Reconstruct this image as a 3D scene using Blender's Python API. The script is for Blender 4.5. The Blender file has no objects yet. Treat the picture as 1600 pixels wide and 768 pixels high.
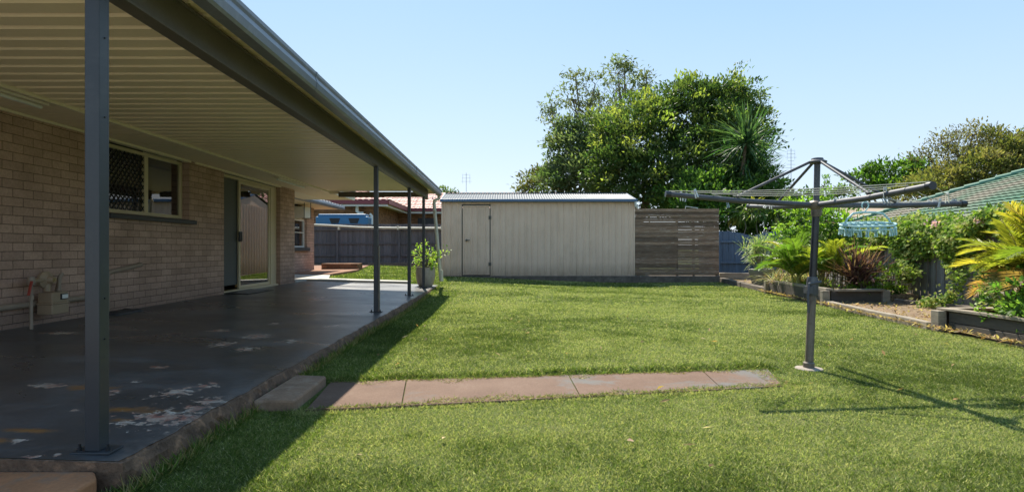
import bpy, math, random
import numpy as np
from mathutils import Vector
random.seed(7)
rng = np.random.default_rng(7)
PI = math.pi
scn = bpy.context.scene
col = scn.collection

# ------------------------------------------------------------------ view geometry (photo pixels, 1600 wide)
F = 900.0; VX = 787.0; VY = 388.0; EYE = 1.02
def P(px, py, Y):
    return Vector(((px - VX) * Y / F, Y, EYE - (py - VY) * Y / F))
def G(px, py, z=0.0):
    Y = (EYE - z) * F / (py - VY)
    return Vector(((px - VX) * Y / F, Y, z))
def slab_pt(px, py):
    Y = .9512 / ((py - VY) / F - .0315 * (px - VX) / F)
    return ((px - VX) * Y / F, Y)
def slab_z(x):
    return .12 + .0315 * (-1.626 - x)

# ------------------------------------------------------------------ materials
def nt(name):
    m = bpy.data.materials.new(name); m.use_nodes = True
    n = m.node_tree; n.nodes.clear()
    return m, n
class N:
    def __init__(s, tree): s.t = tree
    def new(s, typ, **kw):
        n = s.t.nodes.new(typ)
        for k, v in kw.items():
            if k.startswith('i_'):
                n.inputs[k[2:].replace('_', ' ')].default_value = v
            else: setattr(n, k, v)
        return n
    def link(s, a, b): s.t.links.new(a, b)
    def noise(s, vec, scale, detail=5, rough=.6, dist=0):
        n = s.new('ShaderNodeTexNoise'); n.inputs['Scale'].default_value = scale
        n.inputs['Detail'].default_value = detail; n.inputs['Roughness'].default_value = rough
        n.inputs['Distortion'].default_value = dist
        if vec is not None: s.link(vec, n.inputs['Vector'])
        return n.outputs['Fac']
    def math(s, op, a, b=None, c=None, clamp=False):
        n = s.new('ShaderNodeMath', operation=op); n.use_clamp = clamp
        for i, v in enumerate((a, b, c)):
            if v is None: continue
            if isinstance(v, (int, float)): n.inputs[i].default_value = v
            else: s.link(v, n.inputs[i])
        return n.outputs[0]
    def ramp(s, fac, stops):
        n = s.new('ShaderNodeValToRGB'); r = n.color_ramp
        while len(r.elements) < len(stops): r.elements.new(.5)
        for e, (p, c) in zip(r.elements, stops):
            e.position = p; e.color = (*c, 1) if len(c) == 3 else c
        s.link(fac, n.inputs['Fac']); return n.outputs['Color']
    def mix(s, fac, a, b, mode='MIX'):
        n = s.new('ShaderNodeMix', data_type='RGBA', blend_type=mode)
        for sock, v in ((n.inputs[0], fac), (n.inputs[6], a), (n.inputs[7], b)):
            if isinstance(v, (int, float)): sock.default_value = v
            elif isinstance(v, (tuple, list)): sock.default_value = (*v[:3], 1)
            else: s.link(v, sock)
        return n.outputs[2]
    def pos(s, scale=(1, 1, 1)):
        g = s.new('ShaderNodeNewGeometry')
        if tuple(scale) == (1, 1, 1): return g.outputs['Position']
        m = s.new('ShaderNodeVectorMath', operation='MULTIPLY'); s.link(g.outputs['Position'], m.inputs[0])
        m.inputs[1].default_value = scale; return m.outputs[0]
    def bump(s, h, strength, dist=.01):
        b = s.new('ShaderNodeBump'); b.inputs['Strength'].default_value = strength
        b.inputs['Distance'].default_value = dist; s.link(h, b.inputs['Height']); return b.outputs[0]
    def out(s, colr, rough=.7, spec=.4, normal=None, metal=0, coat=0):
        p = s.new('ShaderNodeBsdfPrincipled'); o = s.new('ShaderNodeOutputMaterial')
        if isinstance(colr, tuple): p.inputs['Base Color'].default_value = (*colr, 1)
        else: s.link(colr, p.inputs['Base Color'])
        if isinstance(rough, (int, float)): p.inputs['Roughness'].default_value = rough
        else: s.link(rough, p.inputs['Roughness'])
        p.inputs['Specular IOR Level'].default_value = spec; p.inputs['Metallic'].default_value = metal
        p.inputs['Coat Weight'].default_value = coat
        if normal is not None: s.link(normal, p.inputs['Normal'])
        s.link(p.outputs[0], o.inputs[0]); return p

def M(name, c, rough=.65, var=.12, scale=3., fine=60., bump=.15, bdist=.004, spec=.4, c2=None, stretch=(1, 1, 1), c2pos=(.5, .7), metal=0, isl=0):
    m, t = nt(name); n = N(t); p = n.pos(stretch)
    a = n.noise(p, scale, 6, .65); b = n.noise(p, fine, 3, .6)
    k = n.math('ADD', n.math('MULTIPLY', a, .65), n.math('MULTIPLY', b, .35))
    lo = tuple(max(0, x * (1 - var * 1.6)) for x in c); hi = tuple(min(1, x * (1 + var * 1.6)) for x in c)
    cc = n.ramp(k, [(.25, lo), (.75, hi)])
    if c2 is not None:
        f = n.ramp(n.noise(p, scale * 1.7, 8, .7, .3), [(c2pos[0], (0, 0, 0)), (c2pos[1], (1, 1, 1))])
        cc = n.mix(f, cc, c2)
    if isl:
        gi = n.new('ShaderNodeNewGeometry'); cc = n.mix(1.0, cc, n.ramp(gi.outputs['Random Per Island'], [(0, (1 - isl,) * 3), (1, (1 + isl,) * 3)]), 'MULTIPLY')
    r = n.math('ADD', n.math('MULTIPLY', a, .25), rough - .12, clamp=True)
    nb = n.bump(k, bump, bdist) if bump else None
    n.out(cc, r, spec, nb, metal); return m

def leaf_material(name, trans=.35, rough=.45, spec=.5):
    m, t = nt(name); n = N(t)
    at = n.new('ShaderNodeAttribute', attribute_name='Col')
    p = n.new('ShaderNodeBsdfPrincipled'); n.link(at.outputs['Color'], p.inputs['Base Color'])
    p.inputs['Roughness'].default_value = rough; p.inputs['Specular IOR Level'].default_value = spec
    tr = n.new('ShaderNodeBsdfTranslucent')
    tc = n.mix(1.0, at.outputs['Color'], (.88, 1.0, .45), 'MULTIPLY')
    g = n.new('ShaderNodeVectorMath', operation='SCALE'); n.link(tc, g.inputs[0]); g.inputs['Scale'].default_value = 1.7
    n.link(g.outputs[0], tr.inputs['Color'])
    mx = n.new('ShaderNodeMixShader'); mx.inputs[0].default_value = trans
    n.link(p.outputs[0], mx.inputs[1]); n.link(tr.outputs[0], mx.inputs[2])
    o = n.new('ShaderNodeOutputMaterial'); n.link(mx.outputs[0], o.inputs[0]); return m

def glass_material(name, tint=(.9, .93, .92)):
    m, t = nt(name); n = N(t)
    gl = n.new('ShaderNodeBsdfGlossy'); gl.inputs['Roughness'].default_value = .015
    tr = n.new('ShaderNodeBsdfTransparent'); tr.inputs[0].default_value = (*tint, 1)
    fr = n.new('ShaderNodeFresnel'); fr.inputs['IOR'].default_value = 1.75
    f = n.math('MULTIPLY', fr.outputs[0], 2.1, clamp=True)
    mx = n.new('ShaderNodeMixShader'); n.link(f, mx.inputs[0]); n.link(tr.outputs[0], mx.inputs[1]); n.link(gl.outputs[0], mx.inputs[2])
    o = n.new('ShaderNodeOutputMaterial'); n.link(mx.outputs[0], o.inputs[0]); return m

def brick_material(name, base, mortar, bl=.25, bh=.09, tint=.12):
    m, t = nt(name); n = N(t)
    g = n.new('ShaderNodeNewGeometry')
    sp = n.new('ShaderNodeSeparateXYZ'); n.link(g.outputs['Position'], sp.inputs[0])
    sn = n.new('ShaderNodeSeparateXYZ'); n.link(g.outputs['True Normal'], sn.inputs[0])
    isx = n.math('GREATER_THAN', n.math('ABSOLUTE', sn.outputs[0]), .5)
    u = n.math('ADD', n.math('MULTIPLY', sp.outputs[1], isx), n.math('MULTIPLY', sp.outputs[0], n.math('SUBTRACT', 1.0, isx)))
    jit = n.noise(g.outputs['Position'], 9, 3)
    v = n.math('ADD', sp.outputs[2], n.math('MULTIPLY', n.math('SUBTRACT', jit, .5), .008))
    u = n.math('ADD', u, n.math('MULTIPLY', n.math('SUBTRACT', jit, .5), .012))
    cb = n.new('ShaderNodeCombineXYZ'); n.link(u, cb.inputs[0]); n.link(v, cb.inputs[1])
    b = n.new('ShaderNodeTexBrick'); n.link(cb.outputs[0], b.inputs['Vector'])
    b.inputs['Scale'].default_value = 1; b.inputs['Brick Width'].default_value = bl; b.inputs['Row Height'].default_value = bh
    b.inputs['Mortar Size'].default_value = .0045; b.inputs['Mortar Smooth'].default_value = .35
    b.inputs['Color1'].default_value = (*[c * (1 - tint) for c in base], 1)
    b.inputs['Color2'].default_value = (*[c * (1 + tint) for c in base], 1)
    b.inputs['Mortar'].default_value = (*mortar, 1); b.inputs['Bias'].default_value = 0
    nz = n.noise(g.outputs['Position'], 55, 6, .7)
    big = n.noise(g.outputs['Position'], 1.4, 5, .6)
    cc = n.mix(.9, b.outputs['Color'], n.ramp(nz, [(.3, (.72, .72, .72)), (.7, (1.12, 1.12, 1.12))]), 'MULTIPLY')
    cc = n.mix(1.0, cc, n.ramp(big, [(.3, (.74, .72, .70)), (.7, (1.10, 1.09, 1.08))]), 'MULTIPLY')
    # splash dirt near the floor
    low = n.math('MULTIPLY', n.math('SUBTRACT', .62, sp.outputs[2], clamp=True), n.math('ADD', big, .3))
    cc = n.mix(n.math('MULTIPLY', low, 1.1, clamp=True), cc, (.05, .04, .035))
    h = n.math('ADD', n.math('MULTIPLY', b.outputs['Fac'], -1.0), n.math('MULTIPLY', nz, .35))
    n.out(cc, .85, .2, n.bump(h, .75, .006)); return m

mt = {}
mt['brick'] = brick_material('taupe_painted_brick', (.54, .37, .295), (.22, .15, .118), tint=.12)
mt['brick_red'] = brick_material('neighbour_brick', (.30, .15, .08), (.25, .2, .15), .24, .086, .35)
mt['cream_sheet'] = M('cream_ceiling_sheet', (.88, .73, .48), .34, .05, 1.2, 30, .05, c2=(.74, .58, .36), c2pos=(.62, .9), spec=.5)
mt['soffit'] = M('cream_soffit', (.80, .66, .47), .55, .05, 2, 40, .05)
mt['cream_trim'] = M('cream_trim', (.80, .70, .53), .5, .06, 3, 40, .04, c2=(.5, .38, .22), c2pos=(.66, .85))
mt['almond'] = M('almond_aluminium', (.62, .52, .35), .35, .04, 4, 60, .0)
mt['beam'] = M('dark_brown_grey_beam', (.115, .10, .082), .5, .15, 2, 40, .08, c2=(.19, .15, .11), c2pos=(.6, .8))
mt['post'] = M('blue_grey_painted_steel', (.038, .040, .045), .36, .12, 1.5, 60, .08, spec=.5, c2=(.07, .07, .07), c2pos=(.55, .8))
mt['gutter'] = M('slate_blue_gutter', (.16, .17, .20), .36, .1, 2.5, 30, .05, spec=.6, c2=(.26, .27, .30), c2pos=(.55, .75))
mt['sill'] = M('charcoal_sill', (.045, .047, .052), .5, .15, 5, 60, .3)
mt['pvc'] = M('weathered_pvc', (.60, .54, .42), .5, .08, 4, 40, .05, c2=(.36, .27, .16), c2pos=(.58, .8))
mt['taupe_pipe'] = M('taupe_painted_pipe', (.30, .235, .18), .5, .1, 6, 60, .1)
mt['meter'] = M('taupe_meter_paint', (.34, .25, .165), .45, .08, 6, 60, .05)
mt['brass'] = M('old_brass', (.40, .30, .16), .4, .15, 9, 90, .1, metal=.7)
mt['white'] = M('aged_white', (.74, .73, .70), .5, .05, 4, 50, .03)
mt['black'] = M('black_plastic', (.02, .02, .022), .4, .1, 5, 50, .05)
mt['red'] = M('red_handle', (.35, .06, .04), .5, .1, 5, 50, .05)
mt['room'] = M('dim_room_paint', (.20, .19, .175), .9, .05, 1, 10, 0)
mt['screen'] = M('dark_grey_fly_screen', (.115, .118, .115), .7, .06, 2, 500, .1)
mt['curtain'] = M('cream_blind', (.80, .72, .56), .8, .05, 3, 80, .05)
mt['timber'] = M('pine_board', (.78, .48, .20), .6, .1, 3, 50, .05, stretch=(1, 1, 8))
mt['glass'] = glass_material('window_glass')
mt['shed_wall'] = M('beige_colour_steel', (.66, .50, .345), .5, .05, 1.2, 25, .03, spec=.4, c2=(.44, .35, .27), c2pos=(.62, .95))
def shed_material():
    m, t = nt('beige_shed_sheet'); n = N(t); p = n.pos()
    a = n.noise(p, 1.1, 6, .65); b = n.noise(n.pos((3, 3, .6)), 2.5, 6, .7); sx = n.new('ShaderNodeSeparateXYZ'); n.link(p, sx.inputs[0])
    cc = n.ramp(a, [(.3, (.72, .505, .37)), (.7, (.82, .595, .445))])
    cc = n.mix(n.ramp(b, [(.52, (0, 0, 0)), (.8, (.45, .45, .45))]), cc, (.42, .30, .2))
    low = n.math('MULTIPLY', n.math('SUBTRACT', .62, sx.outputs[2], clamp=True), n.math('MULTIPLY', n.noise(n.pos((2, 2, .7)), 3.5, 7, .75), 2.6))
    cc = n.mix(n.math('MULTIPLY', low, 1.0, clamp=True), cc, (.26, .17, .10))
    n.out(cc, .5, .4, n.bump(a, .05, .01)); return m
mt['shed_wall'] = shed_material()
mt['shed_trim'] = M('blue_grey_steel', (.10, .16, .26), .4, .08, 3, 40, .02)
mt['shed_roof'] = M('zinc_roof', (.115, .135, .155), .6, .08, 2, 30, .03, spec=.25, c2=(.09, .10, .11), c2pos=(.6, .85))
mt['concrete'] = M('weathered_concrete', (.33, .28, .23), .9, .18, 4, 60, .5, .006, c2=(.12, .085, .06), c2pos=(.5, .75))
mt['dirty_conc'] = M('mossy_dark_concrete', (.13, .10, .08), .9, .4, 4, 40, .7, .01, c2=(.26, .21, .16), c2pos=(.52, .7))
mt['sun_conc'] = M('pale_grey_concrete', (.46, .44, .40), .85, .12, 4, 80, .3, .004)
mt['log'] = M('weathered_sleeper', (.16, .125, .095), .85, .3, 5, 40, .8, .01, c2=(.05, .043, .038), c2pos=(.45, .7), stretch=(1, .35, 3))
mt['log_top'] = M('sun_bleached_sleeper', (.30, .25, .19), .85, .25, 5, 40, .7, .008, c2=(.10, .08, .06), c2pos=(.55, .75), stretch=(1, .35, 3))
mt['log_dark'] = M('dark_stained_sleeper', (.085, .072, .060), .8, .35, 4, 50, .7, .006, c2=(.18, .13, .09), c2pos=(.62, .8), stretch=(1, .4, 4))
mt['paling_dark'] = M('dark_weathered_paling', (.105, .10, .108), .85, .35, 4, 50, .5, .004, c2=(.20, .18, .16), c2pos=(.58, .8), stretch=(6, 6, .6), isl=.25)
mt['paling_grey'] = M('grey_weathered_paling', (.19, .19, .19), .85, .3, 4, 50, .5, .004, c2=(.10, .09, .085), c2pos=(.5, .75), stretch=(6, 6, .6), isl=.25)
mt['paling_blue'] = M('blue_grey_paling', (.115, .165, .235), .8, .25, 3, 50, .4, .004, c2=(.20, .24, .29), c2pos=(.55, .8), stretch=(6, 6, .6), isl=.25)
mt['slat'] = M('dark_oiled_slat', (.22, .135, .085), .75, .4, 5, 60, .5, .004, c2=(.55, .45, .36), c2pos=(.54, .70), stretch=(.5, 6, 9), isl=.45)
mt['pot_cream'] = M('cream_glazed_pot', (.42, .35, .28), .45, .12, 6, 60, .1, c2=(.24, .19, .14), c2pos=(.55, .8))
mt['pot_grey'] = M('olive_grey_pot', (.21, .20, .155), .6, .12, 6, 60, .1)
mt['soil'] = M('potting_soil', (.09, .06, .04), .95, .3, 20, 120, .8, .01)
mt['hoist'] = M('galvanised_grey', (.09, .09, .10), .5, .2, 5, 60, .1, spec=.4, metal=.2, c2=(.17, .165, .165), c2pos=(.55, .8))
mt['hoist_dark'] = M('dark_greased_steel', (.035, .035, .04), .35, .3, 6, 60, .1, spec=.6, metal=.3)
mt['hoist_tan'] = M('worn_brown_steel', (.19, .155, .125), .5, .25, 6, 60, .2, metal=.2, c2=(.1, .08, .07), c2pos=(.5, .7))
mt['cord'] = M('grubby_white_cord', (.60, .55, .45), .6, .15, 8, 60, 0)
mt['pale_blue'] = M('pale_blue_plastic', (.42, .64, .66), .4, .06, 8, 60, 0)
mt['peg_white'] = M('white_plastic_peg', (.68, .68, .64), .5, .08, 8, 60, 0)
mt['peg_grey'] = M('grey_blue_plastic_peg', (.30, .36, .42), .5, .1, 8, 60, 0)
mt['tank'] = M('blue_poly_tank', (.045, .16, .30), .45, .08, 2, 20, .02)
mt['red_tile'] = M('faded_red_tile', (.50, .20, .16), .6, .2, 4, 40, .2, c2=(.62, .45, .40), c2pos=(.5, .7))
mt['maroon'] = M('maroon_fascia', (.22, .045, .05), .45, .08, 3, 40, .02)
mt['bark_grey'] = M('grey_bark', (.24, .20, .16), .9, .25, 4, 30, .6, .02)
mt['bark_brown'] = M('brown_bark', (.13, .095, .065), .9, .25, 4, 30, .6, .02)
mt['cane'] = M('yellow_green_cane', (.34, .32, .10), .5, .2, 6, 40, .1)
mt['antenna'] = M('dull_aluminium', (.42, .44, .46), .4, .05, 5, 50, 0, metal=.5)
mt['ac'] = M('offwhite_casing', (.66, .63, .56), .5, .05, 5, 50, .02)
mt['leaf'] = leaf_material('broad_leaf', .45, .5, .35)
mt['leaf_dull'] = leaf_material('dull_leaf', .40, .7, .2)
mt['frond'] = leaf_material('palm_frond', .42, .4, .5)
mt['grassblade'] = leaf_material('grass_blade', .40, .6, .25)
mt['petal'] = M('pink_petal', (.70, .33, .50), .6, .15, 20, 80, 0)

def tile_material(name, base, dark, pitchrow=.32):
    m, t = nt(name); n = N(t); p = n.pos()
    a = n.noise(p, 1.2, 5, .6); b = n.noise(p, 30, 4, .6); c = n.noise(p, .35, 3)
    cc = n.ramp(n.math('ADD', n.math('MULTIPLY', a, .6), n.math('MULTIPLY', b, .4)), [(.3, tuple(x * .7 for x in base)), (.7, tuple(x * 1.25 for x in base))])
    cc = n.mix(n.ramp(c, [(.42, (0, 0, 0)), (.62, (1, 1, 1))]), cc, dark)
    n.out(cc, .8, .2, n.bump(b, .2, .01)); return m
mt['green_tile'] = tile_material('green_glazed_tile', (.075, .17, .11), (.21, .195, .15))
mt['green_cap'] = M('green_ridge_tile', (.11, .24, .17), .6, .12, 4, 40, .1)
mt['tan_roof'] = M('tan_roof', (.42, .31, .21), .7, .1, 3, 30, .1)
mt['grey_tile'] = tile_material('slate_blue_tile', (.20, .22, .26), (.45, .45, .45))

# painted patio floor
def slab_material():
    m, t = nt('peeling_grey_floor_paint'); n = N(t); p = n.pos()
    a = n.noise(p, 1.1, 6, .6); b = n.noise(p, 22, 5, .65); st = n.noise(n.pos((1.0, 1.5, 1)), 1.1, 6, .6, .6)
    base = n.ramp(n.math('ADD', n.math('MULTIPLY', a, .5), n.math('MULTIPLY', st, .5)), [(.34, (.042, .039, .037)), (.52, (.085, .082, .083)), (.68, (.18, .175, .175))])
    base = n.mix(.5, base, n.ramp(b, [(.3, (.7, .7, .7)), (.7, (1.3, 1.3, 1.3))]), 'MULTIPLY')
    def blobs(lst, nsc, amp, seed):
        wob = n.math('MULTIPLY', n.math('SUBTRACT', n.noise(n.pos((1, 1, 1)), nsc, 7, .72), .5), amp)
        cur = None
        for (px, py, rx, ry) in lst:
            X, Y = slab_pt(px, py)
            wx = rx * Y / F; wy = abs(slab_pt(px, py - ry)[1] - Y)
            s = n.new('ShaderNodeVectorMath', operation='SUBTRACT'); n.link(p, s.inputs[0]); s.inputs[1].default_value = (X, Y, 0)
            q = n.new('ShaderNodeVectorMath', operation='MULTIPLY'); n.link(s.outputs[0], q.inputs[0]); q.inputs[1].default_value = (1 / wx, 1 / wy, 0)
            l = n.new('ShaderNodeVectorMath', operation='LENGTH'); n.link(q.outputs[0], l.inputs[0])
            d = n.math('SUBTRACT', 1.0, l.outputs['Value'])
            cur = d if cur is None else n.math('MAXIMUM', cur, d)
        return n.math('ADD', cur, wob)
    peel = blobs([(262, 652, 85, 20), (300, 640, 40, 13), (335, 625, 30, 9), (278, 612, 34, 9), (235, 619, 10, 5), (160, 675, 9, 5), (322, 602, 26, 7), (350, 537, 26, 6),
                  (385, 545, 22, 5), (402, 525, 30, 5), (455, 533, 22, 4), (32, 687, 18, 5), (52, 714, 18, 7), (88, 711, 12, 5), (172, 612, 22, 6), (75, 602, 40, 5), (345, 516, 20, 3), (210, 596, 10, 3),
                  (248, 573, 16, 3), (430, 505, 10, 2), (120, 640, 12, 3), (95, 520, 35, 3)], 21, 5.6, 0)
    pm = n.ramp(peel, [(.50, (0, 0, 0)), (.56, (1, 1, 1))])
    speck = n.ramp(n.noise(p, 11, 8, .75), [(.695, (0, 0, 0)), (.72, (1, 1, 1))])
    pm = n.mix(1.0, pm, speck, 'ADD')
    raw = n.ramp(n.noise(p, 9, 5, .7), [(.35, (.33, .13, .09)), (.5, (.46, .32, .24)), (.65, (.55, .48, .40))])
    rust = blobs([(205, 640, 75, 7), (45, 672, 55, 5), (-10, 688, 40, 6), (150, 605, 60, 6), (190, 655, 40, 4), (225, 636, 25, 4)], 9, 3.2, 0)
    rm = n.ramp(rust, [(.15, (0, 0, 0)), (1.0, (.8, .8, .8))])
    cc = n.mix(rm, base, (.36, .15, .035))
    cc = n.mix(pm, cc, raw)
    # worn pale edge along the lip
    sx = n.new('ShaderNodeSeparateXYZ'); n.link(p, sx.inputs[0])
    lip = n.math('ADD', n.math('MULTIPLY', n.math('ADD', sx.outputs[0], 1.75), 6.0), n.math('MULTIPLY', n.math('SUBTRACT', b, .5), 3.0), clamp=True)
    cc = n.mix(n.math('MULTIPLY', lip, .5), cc, (.20, .18, .165))
    r = n.math('ADD', n.math('MULTIPLY', st, .55), .06, clamp=True)
    r = n.math('ADD', r, n.math('MULTIPLY', pm, .3), clamp=True)
    h = n.math('ADD', n.math('MULTIPLY', a, .6), n.math('MULTIPLY', b, .25))
    n.out(cc, r, .5, n.bump(h, .06, .01)); return m
mt['slab'] = slab_material()

def path_material():
    m, t = nt('terracotta_path_concrete'); n = N(t); p = n.pos()
    a = n.noise(p, 2.2, 6, .65); b = n.noise(p, 45, 5, .7); c = n.noise(p, 1.3, 7, .7, .5)
    cc = n.ramp(n.math('ADD', n.math('MULTIPLY', a, .6), n.math('MULTIPLY', b, .4)), [(.3, (.115, .066, .045)), (.55, (.17, .106, .074)), (.75, (.215, .155, .115))])
    cc = n.mix(.55, cc, n.ramp(n.noise(p, 90, 6, .8), [(.35, (.55, .55, .55)), (.5, (1, 1, 1)), (.7, (1.35, 1.3, 1.25))]), 'MULTIPLY')
    sx = n.new('ShaderNodeSeparateXYZ'); n.link(p, sx.inputs[0])
    c = n.math('ADD', c, n.math('MULTIPLY', n.math('SUBTRACT', sx.outputs[0], .2), .035))
    cc = n.mix(n.ramp(c, [(.54, (0, 0, 0)), (.64, (.85, .85, .85))]), cc, (.14, .138, .13))
    n.out(cc, .85, .25, n.bump(b, .5, .004)); return m
mt['path'] = path_material()
mt['rust_conc'] = M('orange_brown_concrete', (.42, .18, .08), .8, .25, 4, 60, .5, .006, c2=(.24, .17, .12), c2pos=(.5, .7))
mt['step'] = M('brown_step_concrete', (.26, .16, .10), .9, .3, 6, 60, .7, .006, c2=(.38, .27, .19), c2pos=(.5, .7))
mt['edge'] = M('crumbling_slab_edge', (.15, .088, .055), .9, .5, 7, 50, 1.0, .02, c2=(.34, .19, .11), c2pos=(.52, .68))

def ground_material():
    m, t = nt('lawn_soil'); n = N(t); p = n.pos()
    a = n.noise(p, .9, 5, .6); b = n.noise(p, 35, 6, .7)
    g = n.ramp(n.math('ADD', n.math('MULTIPLY', a, .55), n.math('MULTIPLY', b, .45)), [(.3, (.055, .065, .018)), (.5, (.10, .125, .035)), (.7, (.20, .19, .08))])
    n.out(g, .95, .1, n.bump(b, .9, .02)); return m
mt['ground'] = ground_material()
mt['mulch'] = M('dry_leaf_mulch', (.19, .125, .075), .95, .55, 9, 60, 1, .02, c2=(.34, .26, .15), c2pos=(.5, .65))
mt['dirt'] = M('red_brown_dirt', (.27, .14, .085), .95, .3, 4, 60, .8, .01)

# ------------------------------------------------------------------ mesh builder
class MB:
    def __init__(s): s.v = []; s.f = []
    def add(s, vs, fs):
        o = len(s.v); s.v += [tuple(v) for v in vs]; s.f += [tuple(i + o for i in f) for f in fs]; return s
    def hexa(s, p):
        return s.add(p, [(0, 3, 2, 1), (4, 5, 6, 7), (0, 1, 5, 4), (1, 2, 6, 5), (2, 3, 7, 6), (3, 0, 4, 7)])
    def box(s, x0, x1, y0, y1, z0, z1):
        return s.hexa([(x0, y0, z0), (x1, y0, z0), (x1, y1, z0), (x0, y1, z0), (x0, y0, z1), (x1, y0, z1), (x1, y1, z1), (x0, y1, z1)])
    def beam(s, a, b, w, h, up=(0, 0, 1)):
        a = Vector(a); b = Vector(b); d = (b - a).normalized(); u = Vector(up)
        r = d.cross(u).normalized(); u = r.cross(d).normalized()
        q = []
        for c in (a, b):
            for sx, sz in ((-1, -1), (1, -1), (1, 1), (-1, 1)): q.append(c + r * sx * w / 2 + u * sz * h / 2)
        return s.add(q, [(0, 1, 2, 3), (7, 6, 5, 4), (0, 4, 5, 1), (1, 5, 6, 2), (2, 6, 7, 3), (3, 7, 4, 0)])
    def tube(s, pts, rad, n=8, cap=True):
        pts = [Vector(p) for p in pts]
        if isinstance(rad, (int, float)): rad = [rad] * len(pts)
        rings = []; prev = None
        for i, p in enumerate(pts):
            d = (pts[min(i + 1, len(pts) - 1)] - pts[max(i - 1, 0)])
            if d.length < 1e-9: d = Vector((0, 0, 1))
            d.normalize()
            if prev is None:
                ref = Vector((0, 0, 1)) if abs(d.z) < .9 else Vector((1, 0, 0)); a = d.cross(ref).normalized()
            else:
                a = prev - d * prev.dot(d)
                if a.length < 1e-6: a = d.orthogonal()
                a.normalize()
            prev = a; b = d.cross(a)
            rings.append([p + (a * math.cos(2 * PI * k / n) + b * math.sin(2 * PI * k / n)) * rad[i] for k in range(n)])
        vs = [v for r in rings for v in r]; fs = []
        for i in range(len(pts) - 1):
            for k in range(n):
                fs.append((i * n + k, i * n + (k + 1) % n, (i + 1) * n + (k + 1) % n, (i + 1) * n + k))
        if cap: fs.append(tuple(range(n - 1, -1, -1))); fs.append(tuple((len(pts) - 1) * n + k for k in range(n)))
        return s.add(vs, fs)
    def lathe(s, c, prof, n=24, axis='z'):
        vs = []; fs = []
        for (r, h) in prof:
            for k in range(n):
                a = 2 * PI * k / n
                if axis == 'z': vs.append((c[0] + r * math.cos(a), c[1] + r * math.sin(a), c[2] + h))
                elif axis == 'x': vs.append((c[0] + h, c[1] + r * math.cos(a), c[2] + r * math.sin(a)))
                else: vs.append((c[0] + r * math.cos(a), c[1] + h, c[2] + r * math.sin(a)))
        for i in range(len(prof) - 1):
            for k in range(n): fs.append((i * n + k, i * n + (k + 1) % n, (i + 1) * n + (k + 1) % n, (i + 1) * n + k))
        fs.append(tuple(range(n - 1, -1, -1))); fs.append(tuple((len(prof) - 1) * n + k for k in range(n)))
        return s.add(vs, fs)
    def prism(s, poly, d):   # polygon points (3D) extruded by vector d
        n = len(poly); d = Vector(d); vs = [Vector(p) for p in poly] + [Vector(p) + d for p in poly]
        return s.add(vs, [tuple(range(n - 1, -1, -1)), tuple(range(n, 2 * n))] + [(i, (i + 1) % n, n + (i + 1) % n, n + i) for i in range(n)])
    def sheet(s, prof, d):   # open polyline extruded by vector d
        n = len(prof); d = Vector(d); vs = [Vector(p) for p in prof] + [Vector(p) + d for p in prof]
        return s.add(vs, [(i, i + 1, n + i + 1, n + i) for i in range(n - 1)])
    def build(s, name, mat, parent=None, smooth=False, bevel=0, solid=0, origin=None):
        root = parent
        loc = Vector((0, 0, 0)) if origin is None else Vector(origin)
        base = Vector((0, 0, 0))
        q = parent
        while q is not None: base += q.location; q = q.parent
        off = base + (loc if parent is None else Vector((0, 0, 0)))
        me = bpy.data.meshes.new(name)
        me.from_pydata([(v[0] - off.x, v[1] - off.y, v[2] - off.z) for v in s.v], [], s.f)
        me.materials.append(mat)
        if smooth: me.polygons.foreach_set('use_smooth', [True] * len(me.polygons))
        me.update()
        o = bpy.data.objects.new(name, me); col.objects.link(o)
        if parent is not None: o.parent = parent
        else: o.location = loc
        if smooth and len(me.polygons):
            try: me.set_sharp_from_angle(angle=math.radians(40))
            except Exception: pass
        if solid:
            md = o.modifiers.new('thickness', 'SOLIDIFY'); md.thickness = solid; md.offset = 0
        if bevel:
            md = o.modifiers.new('edge', 'BEVEL'); md.width = bevel; md.segments = 2; md.limit_method = 'ANGLE'
        return o

def thing(name, label, cat, loc, group=None):
    o = bpy.data.objects.new(name, None); col.objects.link(o); o.location = loc; o.empty_display_size = .2
    o['label'] = label; o['category'] = cat
    if group: o['group'] = group
    return o
def tag(o, label, cat, group=None):
    o['label'] = label; o['category'] = cat
    if group: o['group'] = group
    return o
def struct(o, label=None, kind='structure'):
    o['kind'] = kind
    if label: o['label'] = label
    return o

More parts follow.
